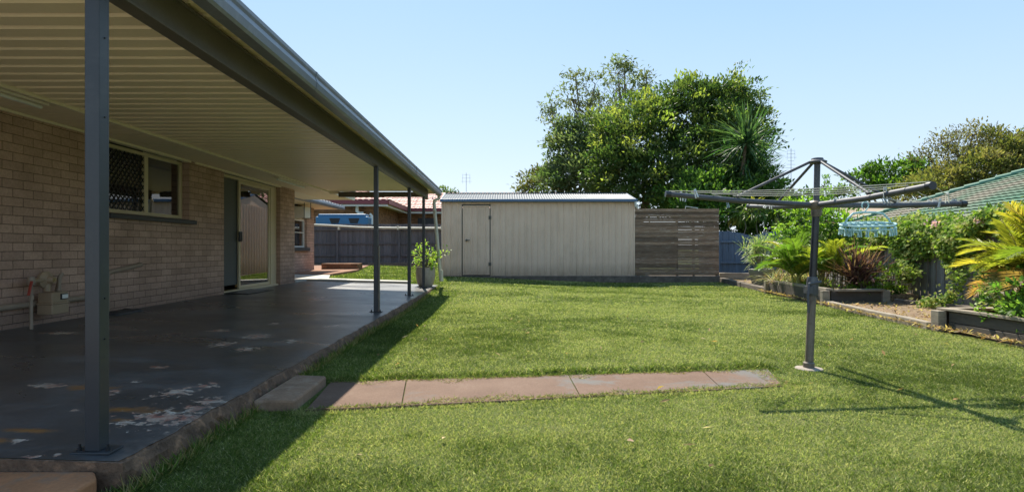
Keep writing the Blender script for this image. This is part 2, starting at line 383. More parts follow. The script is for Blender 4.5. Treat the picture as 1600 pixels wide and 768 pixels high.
# leaves as numpy cards --------------------------------------------------
def norm(a): return a / np.maximum(np.linalg.norm(a, axis=-1, keepdims=True), 1e-9)
def cards(name, base, dirs, nrm, length, width, colr, mat, parent, fold=.25, wpos=.45, bend=0.0):
    """each leaf: 4 vertices (base, side, tip, side) folded on the midrib"""
    n = len(base); dirs = norm(dirs); side = norm(np.cross(dirs, nrm)); up = norm(np.cross(side, dirs))
    L = np.broadcast_to(np.asarray(length, float).reshape(-1, 1), (n, 1)); W = np.broadcast_to(np.asarray(width, float).reshape(-1, 1), (n, 1))
    v = np.empty((n, 4, 3), np.float32)
    v[:, 0] = base; v[:, 2] = base + dirs * L - up * L * bend
    mid = base + dirs * L * wpos
    v[:, 1] = mid + side * W * .5 + up * W * fold; v[:, 3] = mid - side * W * .5 + up * W * fold
    org = np.zeros(3)
    q = parent
    while q is not None: org += np.array(q.location); q = q.parent
    v = v.reshape(-1, 3) - org.astype(np.float32)
    me = bpy.data.meshes.new(name)
    me.vertices.add(n * 4); me.vertices.foreach_set('co', v.ravel())
    idx = (np.arange(n)[:, None] * 4 + np.array([[0, 1, 2, 0, 2, 3]])).astype(np.int32)
    me.loops.add(n * 6); me.loops.foreach_set('vertex_index', idx.ravel())
    me.polygons.add(n * 2); me.polygons.foreach_set('loop_start', np.arange(n * 2, dtype=np.int32) * 3)
    me.update(calc_edges=True)
    ca = me.color_attributes.new('Col', 'FLOAT_COLOR', 'POINT')
    cc = np.ones((n, 4, 4), np.float32); cc[:, :, :3] = np.clip(colr, 0, 1)[:, None, :]
    ca.data.foreach_set('color', cc.ravel()); me.materials.append(mat)
    o = bpy.data.objects.new(name, me); col.objects.link(o)
    if parent is not None: o.parent = parent
    return o
def palette(n, cols, weights=None, jit=.18):
    cols = np.array(cols); k = rng.choice(len(cols), n, p=weights)
    return cols[k] * (1 + rng.normal(0, jit, (n, 1))) * (1 + rng.normal(0, jit * .3, (n, 3)))
def unit(n):
    return norm(rng.normal(size=(n, 3)))

def crown(blobs, per_area, leaves, spread, L, W, cols, weights=None, shell=(.55, 1.08), up=.35, droop=0, top_cols=None, rough=.35):
    """leaf clumps on twigs through the outer volume of each blob. returns arrays + twig points"""
    B = []; D = []; C = []; T = []
    for (c, r) in blobs:
        c = np.array(c); r = np.array(r)
        nt_ = max(6, int(per_area * (r[0] * r[2] + r[0] * r[1] + r[1] * r[2]) / 3 * 4))
        d = unit(nt_)
        lump = 1 + rough * np.sin(d[:, 0] * 5.3 + c[0] * 3) * np.sin(d[:, 1] * 4.7 + c[2]) * np.sin(d[:, 2] * 6.1 + c[1]) + rng.normal(0, .07, nt_)
        rad = (shell[0] + (shell[1] - shell[0]) * rng.random(nt_) ** .6) * lump
        tp = c + d * r * rad[:, None]; T.append(tp)
        k = rng.poisson(leaves, nt_) + 2
        idx = np.repeat(np.arange(nt_), k); m = len(idx)
        off = rng.normal(0, spread, (m, 3)); off[:, 2] *= .6
        b = tp[idx] + off
        out = d[idx] * .8 + unit(m) * .8 + np.array([0, 0, up - droop])
        tw = palette(nt_, cols, weights, .12)
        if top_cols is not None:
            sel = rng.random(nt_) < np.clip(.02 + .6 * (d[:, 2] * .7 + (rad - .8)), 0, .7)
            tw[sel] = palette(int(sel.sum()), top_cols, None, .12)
        B.append(b); D.append(out); C.append(tw[idx] * (1 + rng.normal(0, .16, (m, 1))))
    B = np.concatenate(B); D = np.concatenate(D); C = np.concatenate(C); T = np.concatenate(T)
    m = len(B)
    return B, D, C, T, L * (1 + rng.normal(0, .22, m)), W * (1 + rng.normal(0, .22, m))

def wig(a, b, n=5, amp=.08):
    a = Vector(a); b = Vector(b); L = (b - a).length; out = []
    for i in range(n + 1):
        t = i / n; p = a.lerp(b, t)
        if 0 < i < n: p += Vector((random.gauss(0, amp), random.gauss(0, amp), random.gauss(0, amp * .5))) * L
        out.append(p)
    return out

def tree(name, label, cat, base, blobs_px, bark, trunk_r, leafp, group=None, fork=.35, nb=7, mat='leaf'):
    blobs = []
    for (px, py, rx, ry, Y) in blobs_px:
        c = P(px, py, Y); s = Y / F
        blobs.append((tuple(c), (rx * s, (rx * .6 + ry * .4) * s * .9, ry * s)))
    root = thing(name, label, cat, base, group)
    B, D, C, T, L, W = crown(blobs, **leafp)
    mb = MB(); top = max(b[0][2] for b in blobs); bz = base[2]
    cx = sum(b[0][0] for b in blobs) / len(blobs); cy = sum(b[0][1] for b in blobs) / len(blobs)
    f = Vector((base[0] * .6 + cx * .4, base[1] * .6 + cy * .4, bz + (top - bz) * fork))
    mb.tube(wig(base, f, 5, .03), [trunk_r * (1.25 - .4 * i / 5) for i in range(6)], 10)
    for (c, r) in blobs:
        lr = trunk_r * .45
        pts = wig(f, c, 5, .06); mb.tube(pts, [lr * (1 - .7 * i / 5) for i in range(6)], 6)
        d2 = np.linalg.norm((T - np.array(c)) / np.array(r), axis=1)
        near = np.where(d2 < 1.25)[0]
        if len(near) > nb: near = rng.choice(near, nb, replace=False)
        for j in near:
            s = pts[random.choice((3, 4, 5))]
            mb.tube(wig(s, T[j], 4, .07), [lr * .3, lr * .22, lr * .15, lr * .1, lr * .05], 4, False)
    mb.build('trunk', mt[bark], root, True)
    cards('crown', B, D, unit(len(B)) * .7 + np.array([0, 0, 1]), L, W, C, mt[mat], root)
    return root

# ------------------------------------------------------------------ camera, sky, sun
cam = bpy.data.cameras.new('camera'); co = bpy.data.objects.new('camera', cam); col.objects.link(co)
co.location = (0, 0, EYE); co.rotation_euler = (PI / 2, 0, 0)
cam.sensor_width = 36; cam.lens = 36 * F / 1600; cam.shift_x = (800 - VX) / 1600; cam.shift_y = (VY - 384) / 1600
cam.clip_start = .05; cam.clip_end = 2000; scn.camera = co
sv = Vector((-.165, .85, 1.0)).normalized()
elev = math.asin(sv.z); azi = math.atan2(sv.x, sv.y)
sun = bpy.data.lights.new('sun', 'SUN'); sun.energy = 3.0; sun.angle = math.radians(.5); sun.color = (1, .93, .80)
so = bpy.data.objects.new('sun', sun); col.objects.link(so); so.rotation_euler = (-sv).to_track_quat('-Z', 'Y').to_euler(); so.location = (0, 0, 30)
w = bpy.data.worlds.new('World'); scn.world = w; w.use_nodes = True
wn = w.node_tree; bg = wn.nodes['Background']
sk = wn.nodes.new('ShaderNodeTexSky'); sk.sky_type = 'NISHITA'; sk.sun_disc = False
sk.sun_elevation = elev; sk.sun_rotation = azi; sk.air_density = 1.0; sk.dust_density = .6; sk.ozone_density = 1.6; sk.altitude = 300
sp_ = wn.nodes.new('ShaderNodeSeparateColor'); cb_ = wn.nodes.new('ShaderNodeCombineColor'); wn.links.new(sk.outputs[0], sp_.inputs[0])
for ch_, (pw_, kk_) in enumerate(((.76, .52), (.58, .79), (.42, 1.25))):
    a_ = wn.nodes.new('ShaderNodeMath'); a_.operation = 'POWER'; wn.links.new(sp_.outputs[ch_], a_.inputs[0]); a_.inputs[1].default_value = pw_
    b_ = wn.nodes.new('ShaderNodeMath'); b_.operation = 'MULTIPLY'; wn.links.new(a_.outputs[0], b_.inputs[0]); b_.inputs[1].default_value = kk_
    wn.links.new(b_.outputs[0], cb_.inputs[ch_])
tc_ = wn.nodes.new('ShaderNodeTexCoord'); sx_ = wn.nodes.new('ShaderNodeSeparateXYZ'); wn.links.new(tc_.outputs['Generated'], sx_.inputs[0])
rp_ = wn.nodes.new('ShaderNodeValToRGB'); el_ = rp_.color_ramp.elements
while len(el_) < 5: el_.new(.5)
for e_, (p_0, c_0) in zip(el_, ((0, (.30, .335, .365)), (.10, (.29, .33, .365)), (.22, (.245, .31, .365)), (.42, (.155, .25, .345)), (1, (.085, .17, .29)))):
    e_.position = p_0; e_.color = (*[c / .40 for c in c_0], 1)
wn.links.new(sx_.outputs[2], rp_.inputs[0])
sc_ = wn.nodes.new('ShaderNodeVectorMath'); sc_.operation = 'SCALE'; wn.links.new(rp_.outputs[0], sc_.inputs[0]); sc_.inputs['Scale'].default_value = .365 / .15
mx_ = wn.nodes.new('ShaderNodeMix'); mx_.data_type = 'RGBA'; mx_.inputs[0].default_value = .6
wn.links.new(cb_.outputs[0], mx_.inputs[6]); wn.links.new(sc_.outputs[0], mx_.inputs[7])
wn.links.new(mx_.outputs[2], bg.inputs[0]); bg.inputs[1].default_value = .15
scn.view_settings.view_transform = 'Standard'; scn.view_settings.look = 'None'
scn.view_settings.exposure = 1.56; scn.view_settings.gamma = 1; scn.view_settings.use_curve_mapping = False
scn.render.engine = 'CYCLES'
scn.cycles.max_bounces = 8; scn.cycles.diffuse_bounces = 5; scn.cycles.transparent_max_bounces = 12
scn.cycles.use_denoising = True
scn.cycles.sample_clamp_indirect = 8

# ------------------------------------------------------------------ ground
def sm(t):
    t = np.clip(t, 0, 1); return t * t * (3 - 2 * t)
def gz(x, y):
    x = np.asarray(x, float); y = np.asarray(y, float)
    s = sm((y - 9.5) / 7.5); l = sm((3.2 - x) / 5.2)
    z = .17 * s * l + .10 * sm((y - 17.4) / 7) * sm((1 - x) / 3) + .05 * sm((-3.5 - x) / 2) * sm((y - 13) / 3)
    z = z + .012 * np.sin(x * 1.3 + y * .7) * np.sin(y * .9 - x * .4) * sm((y - 1) / 3) * np.exp(-((x) / 30) ** 2)
    z = z + .034 * sm((y - np.interp(x, [-1.31, 2.22], [4.35, 4.83])) / .10) * sm((2.55 - x) / .4) * sm((x + 1.8) / .3) * sm((9 - y) / 4)
    return z
def gzf(x, y): return float(gz(x, y))
xs = np.concatenate([np.array([-900, -300, -100, -50, -30, -20]), np.arange(-14, 14.01, .25), np.array([20, 30, 50, 100, 300, 900])])
ys = np.concatenate([np.array([-900, -200, -60, -20, -8, -3]), np.arange(0, 4.2, .25), np.arange(4.3, 5.2, .04), np.arange(5.25, 30.01, .25), np.array([35, 45, 60, 100, 300, 1200])])
gx, gy = np.meshgrid(xs, ys); g3 = np.stack([gx, gy, gz(gx, gy)], -1).reshape(-1, 3)
mb = MB(); nx = len(xs)
mb.v = [tuple(p) for p in g3]
mb.f = [(j * nx + i, j * nx + i + 1, (j + 1) * nx + i + 1, (j + 1) * nx + i) for j in range(len(ys) - 1) for i in range(nx - 1)]
struct(mb.build('lawn_ground', mt['ground'], smooth=True), 'green lawn ground of the back yard')

# ------------------------------------------------------------------ patio floor, paths
mb = MB()
Y0, Y1 = 2.44, 14.3; XE = -1.626; XW = -4.905
ny = 120; nxs = 30
top = []
for j in range(ny + 1):
    for i in range(nxs + 1):
        x = XW + (XE - XW) * i / nxs; y = Y0 + (Y1 - Y0) * j / ny
        if i == nxs: x += .008 * math.sin(y * 7.3) + .006 * math.sin(y * 23)
        top.append((x, y, slab_z(x)))
mb.add(top, [(j * (nxs + 1) + i, j * (nxs + 1) + i + 1, (j + 1) * (nxs + 1) + i + 1, (j + 1) * (nxs + 1) + i) for j in range(ny) for i in range(nxs)])
struct(mb.build('patio_floor', mt['slab']), 'dark grey painted patio slab with peeling patches')
# rough lip and edge of the slab
mb = MB(); ring = []
for j in range(241):
    y = Y0 + (Y1 - Y0) * j / 240; x = XE + .008 * math.sin(y * 7.3) + .006 * math.sin(y * 23)
    r = [(x - .012, y, slab_z(x) + .001), (x + .010 + random.uniform(-.004, .004), y, .108 + random.uniform(-.004, .004)),
         (x + .022 + random.uniform(-.008, .008), y, .07), (x + .03 + random.uniform(-.012, .012), y, .03), (x + .045 + random.uniform(-.012, .012), y, -.06)]
    ring += r
mb.add(ring, [(j * 5 + i, j * 5 + i + 1, j * 5 + i + 6, j * 5 + i + 5) for j in range(240) for i in range(4)])
for ya_, yb_ in ((Y0 - .014, Y0 + .001), (Y1 - .001, Y1 + .015)):
    mb.hexa([(XW, ya_, -.1), (XE + .02, ya_, -.1), (XE + .02, yb_, -.1), (XW, yb_, -.1), (XW, ya_, slab_z(XW) - .002), (XE + .02, ya_, slab_z(XE) - .003), (XE + .02, yb_, slab_z(XE) - .003), (XW, yb_, slab_z(XW) - .002)])
struct(mb.build('slab_edge', mt['edge'], smooth=False), 'crumbling brown concrete edge of the patio slab')
# orange concrete pad in front, extended unseen behind the viewpoint to bounce warm light
mb = MB(); mb.prism([(-9, -7, .085), (-1.75, -7, .085), (-1.66, 1.0, .085), (-1.66, 2.35, .085), (-1.72, 2.425, .085), (-4.9, 2.425, .085), (-4.9, 1.58, .085), (-9, 1.58, .085)], (0, 0, -.16))
struct(mb.build('front_path', mt['rust_conc'], bevel=.012), 'orange brown concrete path in front of the patio slab')
mb = MB(); mb.prism([(-9, -12, .092), (2.5, -12, .092), (2.5, -.9, .092), (-9, -.9, .092)], (0, 0, -.2))  # unseen slab added to bounce sunlight up under the patio roof
struct(mb.build('bounce_slab', mt['sun_conc']), 'pale concrete slab added behind the viewpoint to bounce light')
# pale concrete past the house corner
mb = MB(); mb.prism([(-6.42, 13.6, .262), (-4.91, 13.6, .262), (-4.91, 14.33, .262), (-2.4, 14.33, .20), (-2.4, 14.75, .20), (-4.5, 14.8, .262), (-5.0, 16.6, .262), (-6.42, 17.2, .262)], (0, 0, -.2))
struct(mb.build('side_path', mt['sun_conc'], bevel=.006), 'pale concrete path beyond the patio at the house corner')
mb = MB(); mb.prism([(-6.42, 17.2, .285), (-5.0, 16.6, .285), (-4.9, 19.2, .305), (-5.6, 24.3, .34), (-8.5, 24.3, .34), (-8.5, 19.7, .32), (-6.42, 19.7, .30)], (0, 0, -.2))
struct(mb.build('dirt_patch', mt['dirt']), 'bare red brown dirt beside the house wing')
# garden path of terracotta slabs
mb = MB()
pl = [(-1.24, 3.60), (2.05, 4.24)]; pr = [(-1.31, 4.36), (2.22, 4.84)]
cuts = [0, .155, .16, .515, .52, .835, .84, 1.0]
for a, b in ((0, .158), (.160, .517), (.519, .836), (.838, 1.0)):
    q = []
    for t in (a, b):
        for s0, s1 in ((pl[0], pl[1]), (pr[0], pr[1])):
            q.append((s0[0] + (s1[0] - s0[0]) * t + (.06 if s0 is pl[0] and 0 < t < 1 else 0), s0[1] + (s1[1] - s0[1]) * t))
    zt = .012
    mb.prism([(q[0][0], q[0][1], zt), (q[2][0], q[2][1], zt), (q[3][0], q[3][1], zt), (q[1][0], q[1][1], zt)], (0, 0, -.1))
struct(mb.build('garden_path', mt['path'], bevel=.004), 'terracotta pink concrete path crossing the lawn')
mb = MB(); mb.prism([(-1.575, 3.62, .068), (-1.32, 3.64, .064), (-1.335, 4.34, .064), (-1.575, 4.36, .068)], (0, 0, -.2))
struct(mb.build('step_block', mt['step'], bevel=.015), 'low concrete step between patio edge and path')
# mulch
def bedline(y):   # x of the lawn's right-hand border
    pts = [(3.0, 5.30), (5.96, 5.36), (7.06, 5.32), (9.98, 5.69), (10.26, 5.72), (13.1, 6.04), (13.2, 6.04), (17.8, 6.67)]
    return np.interp(y, [p[0] for p in pts], [p[1] for p in pts])
mb = MB(); yy = np.arange(2.5, 19.01, .25)
vs = []
for y in yy:
    x0 = float(bedline(y)) + .02
    for i in range(13):
        x = x0 + (9.6 - x0) * i / 12; vs.append((x, y, gzf(x, y) + .012 + .035 * (i > 0) + random.uniform(0, .03)))
mb.add(vs, [(j * 13 + i, j * 13 + i + 1, (j + 1) * 13 + i + 1, (j + 1) * 13 + i) for j in range(len(yy) - 1) for i in range(12)])
struct(mb.build('mulch_bed', mt['mulch'], smooth=True), 'dry brown leaf mulch behind the timber edging')
mb = MB()
for (x0, x1, y0, y1) in ((-6.4, 8, 23.9, 25.1), (-2.6, 7.0, 17.0, 17.6)):
    z = gzf((x0 + x1) / 2, y0)
vs = []; 
for j in range(3):
    for i in range(31):
        x = -6.4 + i * .3; y = 23.7 + j * .6; vs.append((x, y, gzf(x, y) + .01))
mb.add(vs, [(j * 31 + i, j * 31 + i + 1, (j + 1) * 31 + i + 1, (j + 1) * 31 + i) for j in range(2) for i in range(30)])
struct(mb.build('fence_soil', mt['dirt']), 'strip of brown soil along the rear fence')

# ------------------------------------------------------------------ grass
def in_poly(x, y, poly):
    c = np.zeros(len(x), bool); n = len(poly)
    for i in range(n):
        x1, y1 = poly[i]; x2, y2 = poly[(i + 1) % n]
        cond = ((y1 > y) != (y2 > y)) & (x < (x2 - x1) * (y - y1) / ((y2 - y1) if y2 != y1 else 1e-9) + x1)
        c ^= cond
    return c
def vnoise(x, y, s, seed=0):
    x = x * s; y = y * s; xi = np.floor(x).astype(int); yi = np.floor(y).astype(int); fx = sm(x - xi); fy = sm(y - yi)
    def h(a, b):
        v = np.sin(a * 127.1 + b * 311.7 + seed * 74.7) * 43758.5453; return v - np.floor(v)
    return (h(xi, yi) * (1 - fx) + h(xi + 1, yi) * fx) * (1 - fy) + (h(xi, yi + 1) * (1 - fx) + h(xi + 1, yi + 1) * fx) * fy
PATH = [(-1.24, 3.60), (2.05, 4.24), (2.18, 4.50), (2.10, 4.80), (-1.31, 4.34)]
def grass_ok(x, y):
    k = in_poly(x + .03 * (vnoise(x, y, 9, 31) - .5), y + .07 * (vnoise(x, y, 7, 33) - .5) + .03 * (vnoise(x, y, 25, 34) - .5), PATH)
    k |= (x < XE + .03) & (y < 14.32) & (y > 2.43) & (x > -5)
    k |= (x < -1.64) & (y < 2.46)
    k |= (x > -1.60) & (x < -1.29) & (y > 3.62) & (y < 4.38)
    k |= (x > -2.0) & (x < 6.8) & (y > 17.3) & (y < 22)
    k |= (x > bedline(y) - .03)
    k |= in_poly(x, y, [(-6.6, 13), (-4.6, 13), (-2.4, 14.3), (-2.4, 14.77), (-4.5, 14.8), (-5.0, 16.6), (-4.9, 19.2), (-5.6, 24.3), (-9, 24.3)])
    k |= (y > 23.8)
    k |= (x - 2.59) ** 2 + (y - 4.9) ** 2 < .012
    k |= (x < -6.4)
    return ~k
GB = []; GD = []; GL = []; GW = []; GC = []
for (ya, yb, dens, ln, wd) in ((1.7, 3.2, 30000, .022, .0024), (3.2, 4.6, 22000, .021, .0027), (4.6, 7, 12000, .022, .0036), (7, 10.5, 6200, .023, .0056), (10.5, 15, 2800, .025, .0095), (15, 24, 950, .03, .017)):
    xa = -.95 * yb - 1.2; xb = .95 * yb + 1.2; xa = max(xa, -6.6); xb = min(xb, 7.0)
    n = int((xb - xa) * (yb - ya) * dens)
    x = rng.uniform(xa, xb, n); y = rng.uniform(ya, yb, n)
    k = grass_ok(x, y) & (np.abs(x) < .95 * y + 1.2)
    thin = vnoise(x, y, 2.1, 3) * .6 + vnoise(x, y, 7, 5) * .4
    k &= rng.random(n) < .55 + .8 * thin
    x = x[k]; y = y[k]; n = len(x); thin = thin[k]
    # tufts: fringe along hard edges is longer
    dp = np.minimum(np.abs(y - np.interp(x, [-1.24, 2.05], [3.62, 4.26])), np.abs(y - np.interp(x, [-1.31, 2.22], [4.34, 4.82])))
    edge = ((dp < .10) & (x > -1.35) & (x < 2.3)) | (x < XE + .13)
    wx = x + .35 * vnoise(x, y, 1.7, 21); wy = y * 1.6 + .35 * vnoise(x, y, 1.9, 22)
    lush = vnoise(wx, wy, .55, 9) * .38 + vnoise(wx, wy, 1.9, 2) * .27 + vnoise(x, y, 6, 1) * .2 + vnoise(x, y, 19, 4) * .15
    shade = (x < -1.0) & (y < 13)
    far_ = (y > np.interp(x, [-1.31, 2.22], [4.30, 4.80])) & edge & (x > -1.3)
    h = ln * np.where(far_, 1.5, 1) * (.55 + .9 * rng.random(n)) * (.75 + .6 * lush) * np.where(edge, 1.45, 1) * np.where(shade, 1.2, 1)
    ang = rng.uniform(0, 2 * PI, n); lean = rng.uniform(.35, 2.2, n)
    d = np.stack([np.cos(ang) * lean, np.sin(ang) * lean, np.ones(n)], 1)
    z = gz(x, y)
    cg = palette(n, [(.118, .172, .030), (.165, .215, .048), (.075, .122, .020), (.215, .255, .078)], None, .17)
    cg = cg * (1.08 - .42 * np.clip((lush - .3) / .4, 0, 1))[:, None]
    cs = palette(n, [(.40, .385, .18), (.33, .345, .14), (.52, .48, .27)], None, .13)
    pst = np.clip(.42 - 1.7 * (lush - .46), .06, .7)
    near_ = edge & (x > -1.3) & (y < np.interp(x, [-1.24, 2.05], [3.66, 4.30]))
    pst = np.where(near_, .75, np.where(edge | shade, pst * .3, pst))
    straw = rng.random(n) < pst
    GC.append(np.where(straw[:, None], cs, cg)); GB.append(np.stack([x, y, z - .004], 1)); GD.append(d); GL.append(h); GW.append(wd * (.7 + .6 * rng.random(n)))
# hanging fringe over slab edge foot, and dry runners
n = 2600; y = rng.uniform(2.3, 12, n) ** 1.0; x = XE + .05 + rng.random(n) * .06
GB.append(np.stack([x, y, gz(x, y)], 1)); GD.append(np.stack([rng.normal(-.2, .6, n), rng.normal(0, .7, n), np.ones(n)], 1)); GL.append(rng.uniform(.04, .10, n)); GW.append(np.full(n, .005)); GC.append(palette(n, [(.40, .33, .16), (.12, .2, .03), (.3, .25, .1)], None, .15))
# clippings and runners creeping over the path borders and joints
n = 5200; t = rng.random(n); side = rng.random(n) < .55
jx = rng.random(n) < .12
xa = np.where(side, -1.24 + 3.29 * t, -1.31 + 3.53 * t); ya = np.where(side, 3.60 + .64 * t, 4.36 + .48 * t)
amp = (vnoise(xa, ya, 5, 41) ** 2 * .22) * rng.random(n) ** 1.6; ya = ya + np.where(side, amp, -amp)
end = rng.random(n) < .07; xa = np.where(end, 2.14 - rng.random(n) ** 2 * .14, xa); ya = np.where(end, rng.uniform(4.25, 4.83, n), ya)
cl = rng.random(n) < .6
GB.append(np.stack([xa, ya, np.full(n, .014)], 1)); GD.append(np.stack([rng.normal(0, 1, n), rng.normal(0, 1, n), np.where(cl, .12, .8)], 1)); GL.append(rng.uniform(.012, .04, n)); GW.append(np.full(n, .0032))
GC.append(np.where(cl[:, None], palette(n, [(.34, .26, .14), (.24, .17, .09), (.42, .36, .2)], None, .15), palette(n, [(.12, .18, .03), (.2, .24, .07)], None, .15)))
GB = np.concatenate(GB); GD = np.concatenate(GD); GL = np.concatenate(GL); GW = np.concatenate(GW); GC = np.concatenate(GC)
print('grass blades', len(GB))
g = cards('grass', GB, GD, unit(len(GB)) + np.array([0, -.3, 0]), GL, GW, GC, mt['grassblade'], None, fold=.1, wpos=.35, bend=.15)
struct(g, 'short mown green lawn grass with dry straw flecks', 'stuff')
n = 5200; y = np.concatenate([rng.uniform(5.5, 13.5, 3800), rng.uniform(13, 18, 1400)]); x = bedline(y) + .05 + rng.random(n) ** 1.5 * 1.9
x[:900] = bedline(y[:900]) - rng.random(900) * .12
x[-70:] = rng.uniform(-1.2, 5, 70); y[-70:] = rng.uniform(2.6, 9, 70)
g = cards('leaf_litter', np.stack([x, y, gz(x, y) + np.where(x < bedline(y) - .15, .026, .055)], 1), np.concatenate([unit(n)[:, :2], rng.normal(.1, .25, (n, 1))], 1), unit(n) * .5 + np.array([0, 0, 1]), rng.uniform(.04, .09, n), rng.uniform(.012, .03, n), palette(n, [(.42, .27, .13), (.30, .19, .10), (.55, .42, .24), (.2, .12, .07)]), mt['leaf_dull'], None)
struct(g, 'dry fallen leaves scattered on the mulch', 'stuff')

# ------------------------------------------------------------------ house
WX = -4.9; ST = 2.39      # wall plane, soffit height
house = thing('brick_house', 'taupe painted brick house along the left side of the covered patio', 'house', (WX, 8, .1))
DY0, DY1 = 10.09, 12.63; WY0, WY1 = 7.12, 8.98; WZ0 = 1.47; HE = 13.5
T = .24
mb = MB()
mb.box(WX - T, WX, 1.6, WY0, -.05, ST - .004)
mb.box(WX - T, WX, WY0, WY1, -.05, WZ0)
mb.box(WX - T, WX, WY1, DY0, -.05, ST - .004)
mb.box(WX - T, WX, DY1, HE, -.05, ST - .004)
mb.box(-6.45, WX - T - .002, HE - T, HE, -.05, ST - .004)
mb.box(-6.45 - T, -6.45, HE - T, 17.6, -.05, ST - .004)
mb.box(-6.45 - T, -6.45, 17.6, 18.9, -.05, 1.03)
mb.box(-6.45 - T, -6.45, 18.9, 19.6, -.05, ST - .004)
mb.box(-11, -6.45 - T - .002, 19.6 - T, 19.6, -.05, ST - .004)
mb.box(-9.2, WX - T - .002, 1.6, 1.6 + T, -.05, ST - .004)
mb.build('wall', mt['brick'], house)
# rooms
mb = MB()
mb.add([(-5.16, 1.7, .2), (-9, 1.7, .2), (-9, 13.2, .2), (-5.16, 13.2, .2), (-5.16, 1.7, 2.6), (-9, 1.7, 2.6), (-9, 13.2, 2.6), (-5.16, 13.2, 2.6)],
       [(0, 1, 2, 3), (4, 7, 6, 5), (1, 5, 6, 2), (0, 4, 5, 1), (2, 6, 7, 3)])
mb.add([(-6.7, 14, .2), (-10, 14, .2), (-10, 19.3, .2), (-6.7, 19.3, .2), (-6.7, 14, 2.6), (-10, 14, 2.6), (-10, 19.3, 2.6), (-6.7, 19.3, 2.6)], [(0, 1, 2, 3), (4, 7, 6, 5), (1, 5, 6, 2), (0, 4, 5, 1), (2, 6, 7, 3)])
mb.build('room', mt['room'], house)
# soffit (v-jointed boards) with beads
mb = MB(); y = 1.4; prof = []
while y < 16.2:
    prof += [(0, y, ST), (0, y + .145, ST), (0, y + .148, ST + .006), (0, y + .157, ST + .006)]; y += .16
mb.sheet([(WX - .1, p[1], p[2]) for p in prof], (.72, 0, 0))
so_ = mb.build('soffit', mt['soffit'], house)
mb = MB()
mb.box(-4.225, -4.19, 1.4, 16.22, ST - .022, ST + .17)
mb.build('fascia', mt['cream_trim'], house, bevel=.004)
mb = MB(); mb.box(WX, WX + .028, 1.6, WY0 - .0, ST - .026, ST - .001); mb.box(WX - .02, WX + .022, WY1 + .15, DY0 - .1, ST - .026, ST - .001); mb.box(WX - .06, WX + .02, DY0 - .1, DY1 + .02, ST - .03, ST - .001); mb.box(WX - .06, WX + .02, WY0, WY1 + .02, ST - .03, ST - .001)
mb.build('bead', mt['cream_trim'], so_)
# wing soffit
mb = MB(); mb.box(-6.46, -5.76, HE + .1, 20.2, ST + .0, ST + .012); mb.box(-11, -6.46, 19.6, 20.2, ST, ST + .012)
mb.box(-6.45, -4.2, HE + .004, 16.2, ST + .002, ST + .014)
mb.build('soffit', mt['cream_trim'], house)
# tile roof helper: rows of small curved steps
def tile_roof(mb, e0, e1, r0, r1, rows, cols, amp=.02, step=.025):
    """quad e0-e1 (eave) to r0-r1 (ridge); stepped courses with a wavy lip"""
    e0, e1, r0, r1 = map(Vector, (e0, e1, r0, r1)); nrm = (e1 - e0).cross(r0 - e0)
    if nrm.length < 1e-6: nrm = (e1 - e0).cross(r1 - e0)
    nrm.normalize()
    if nrm.z < 0: nrm = -nrm
    m = cols * 4
    for k in range(rows):
        a, b = k / rows, (k + 1) / rows + .12 / rows
        b = min(b, 1)
        vs = []
        for t, off in ((a, step), (a + .16 / rows, -.012), (b, 0)):
            A = e0.lerp(r0, t); B = e1.lerp(r1, t)
            for i in range(m + 1):
                s = i / m; L = (e1 - e0).length
                ph = s * L / (L / cols) if True else 0
                # keep waves running up-slope in world distance
                p = A.lerp(B, s); d = (p - e0).dot((e1 - e0).normalized())
                wv = amp * abs(math.sin(d / .30 * PI))
                vs.append(p + nrm * (off + (wv if off >= 0 and t != -1 else 0)))
        o = m + 1
        fs = [(i, i + 1, 2 * o + i + 1, 2 * o + i) for i in range(m)] + [(o + i, o + i + 1, i + 1, i) for i in range(m)]
        mb.add(vs, fs)
# main roof and wing roof
mb = MB(); tile_roof(mb, (-4.12, 1.4, ST + .17), (-4.12, 16.3, ST + .17), (-9, 1.4, 4.0), (-9, 16.3, 4.0), 14, 40)
mb.add([(-4.12, 1.4, ST + .15), (-9, 1.4, 3.98), (-9, 13.4, 3.98), (-4.12, 16.3, ST + .15)], [(0, 1, 2, 3)])
mb.build('roof', mt['grey_tile'], house)
mb = MB(); tile_roof(mb, (-5.68, 15.8, ST + .10), (-5.68, 20.3, ST + .10), (-8.3, 15.8, ST + 1.0), (-8.3, 17.7, ST + 1.0), 9, 12)
tile_roof(mb, (-5.68, 20.3, ST + .10), (-11, 20.3, ST + .1), (-8.3, 17.7, ST + 1.0), (-11, 17.7, ST + 1.0), 9, 14)
mb.add([(-5.7, 15.8, ST + .08), (-8.3, 15.8, ST + .97), (-8.3, 17.7, ST + .97), (-5.7, 20.28, ST + .08)], [(0, 1, 2, 3)])
mb.build('roof', mt['grey_tile'], house)
mb = MB(); gprof = [(-5.76, ST + .12), (-5.76, ST - .01), (-5.63, ST - .01), (-5.615, ST + .05), (-5.63, ST + .12)]
mb.prism([(x, 13.6, z) for x, z in gprof], (0, 6.72, 0)); mb.box(-11, -5.63, 20.322, 20.44, ST - .01, ST + .12)
mb.build('gutter', mt['gutter'], house, bevel=.006)
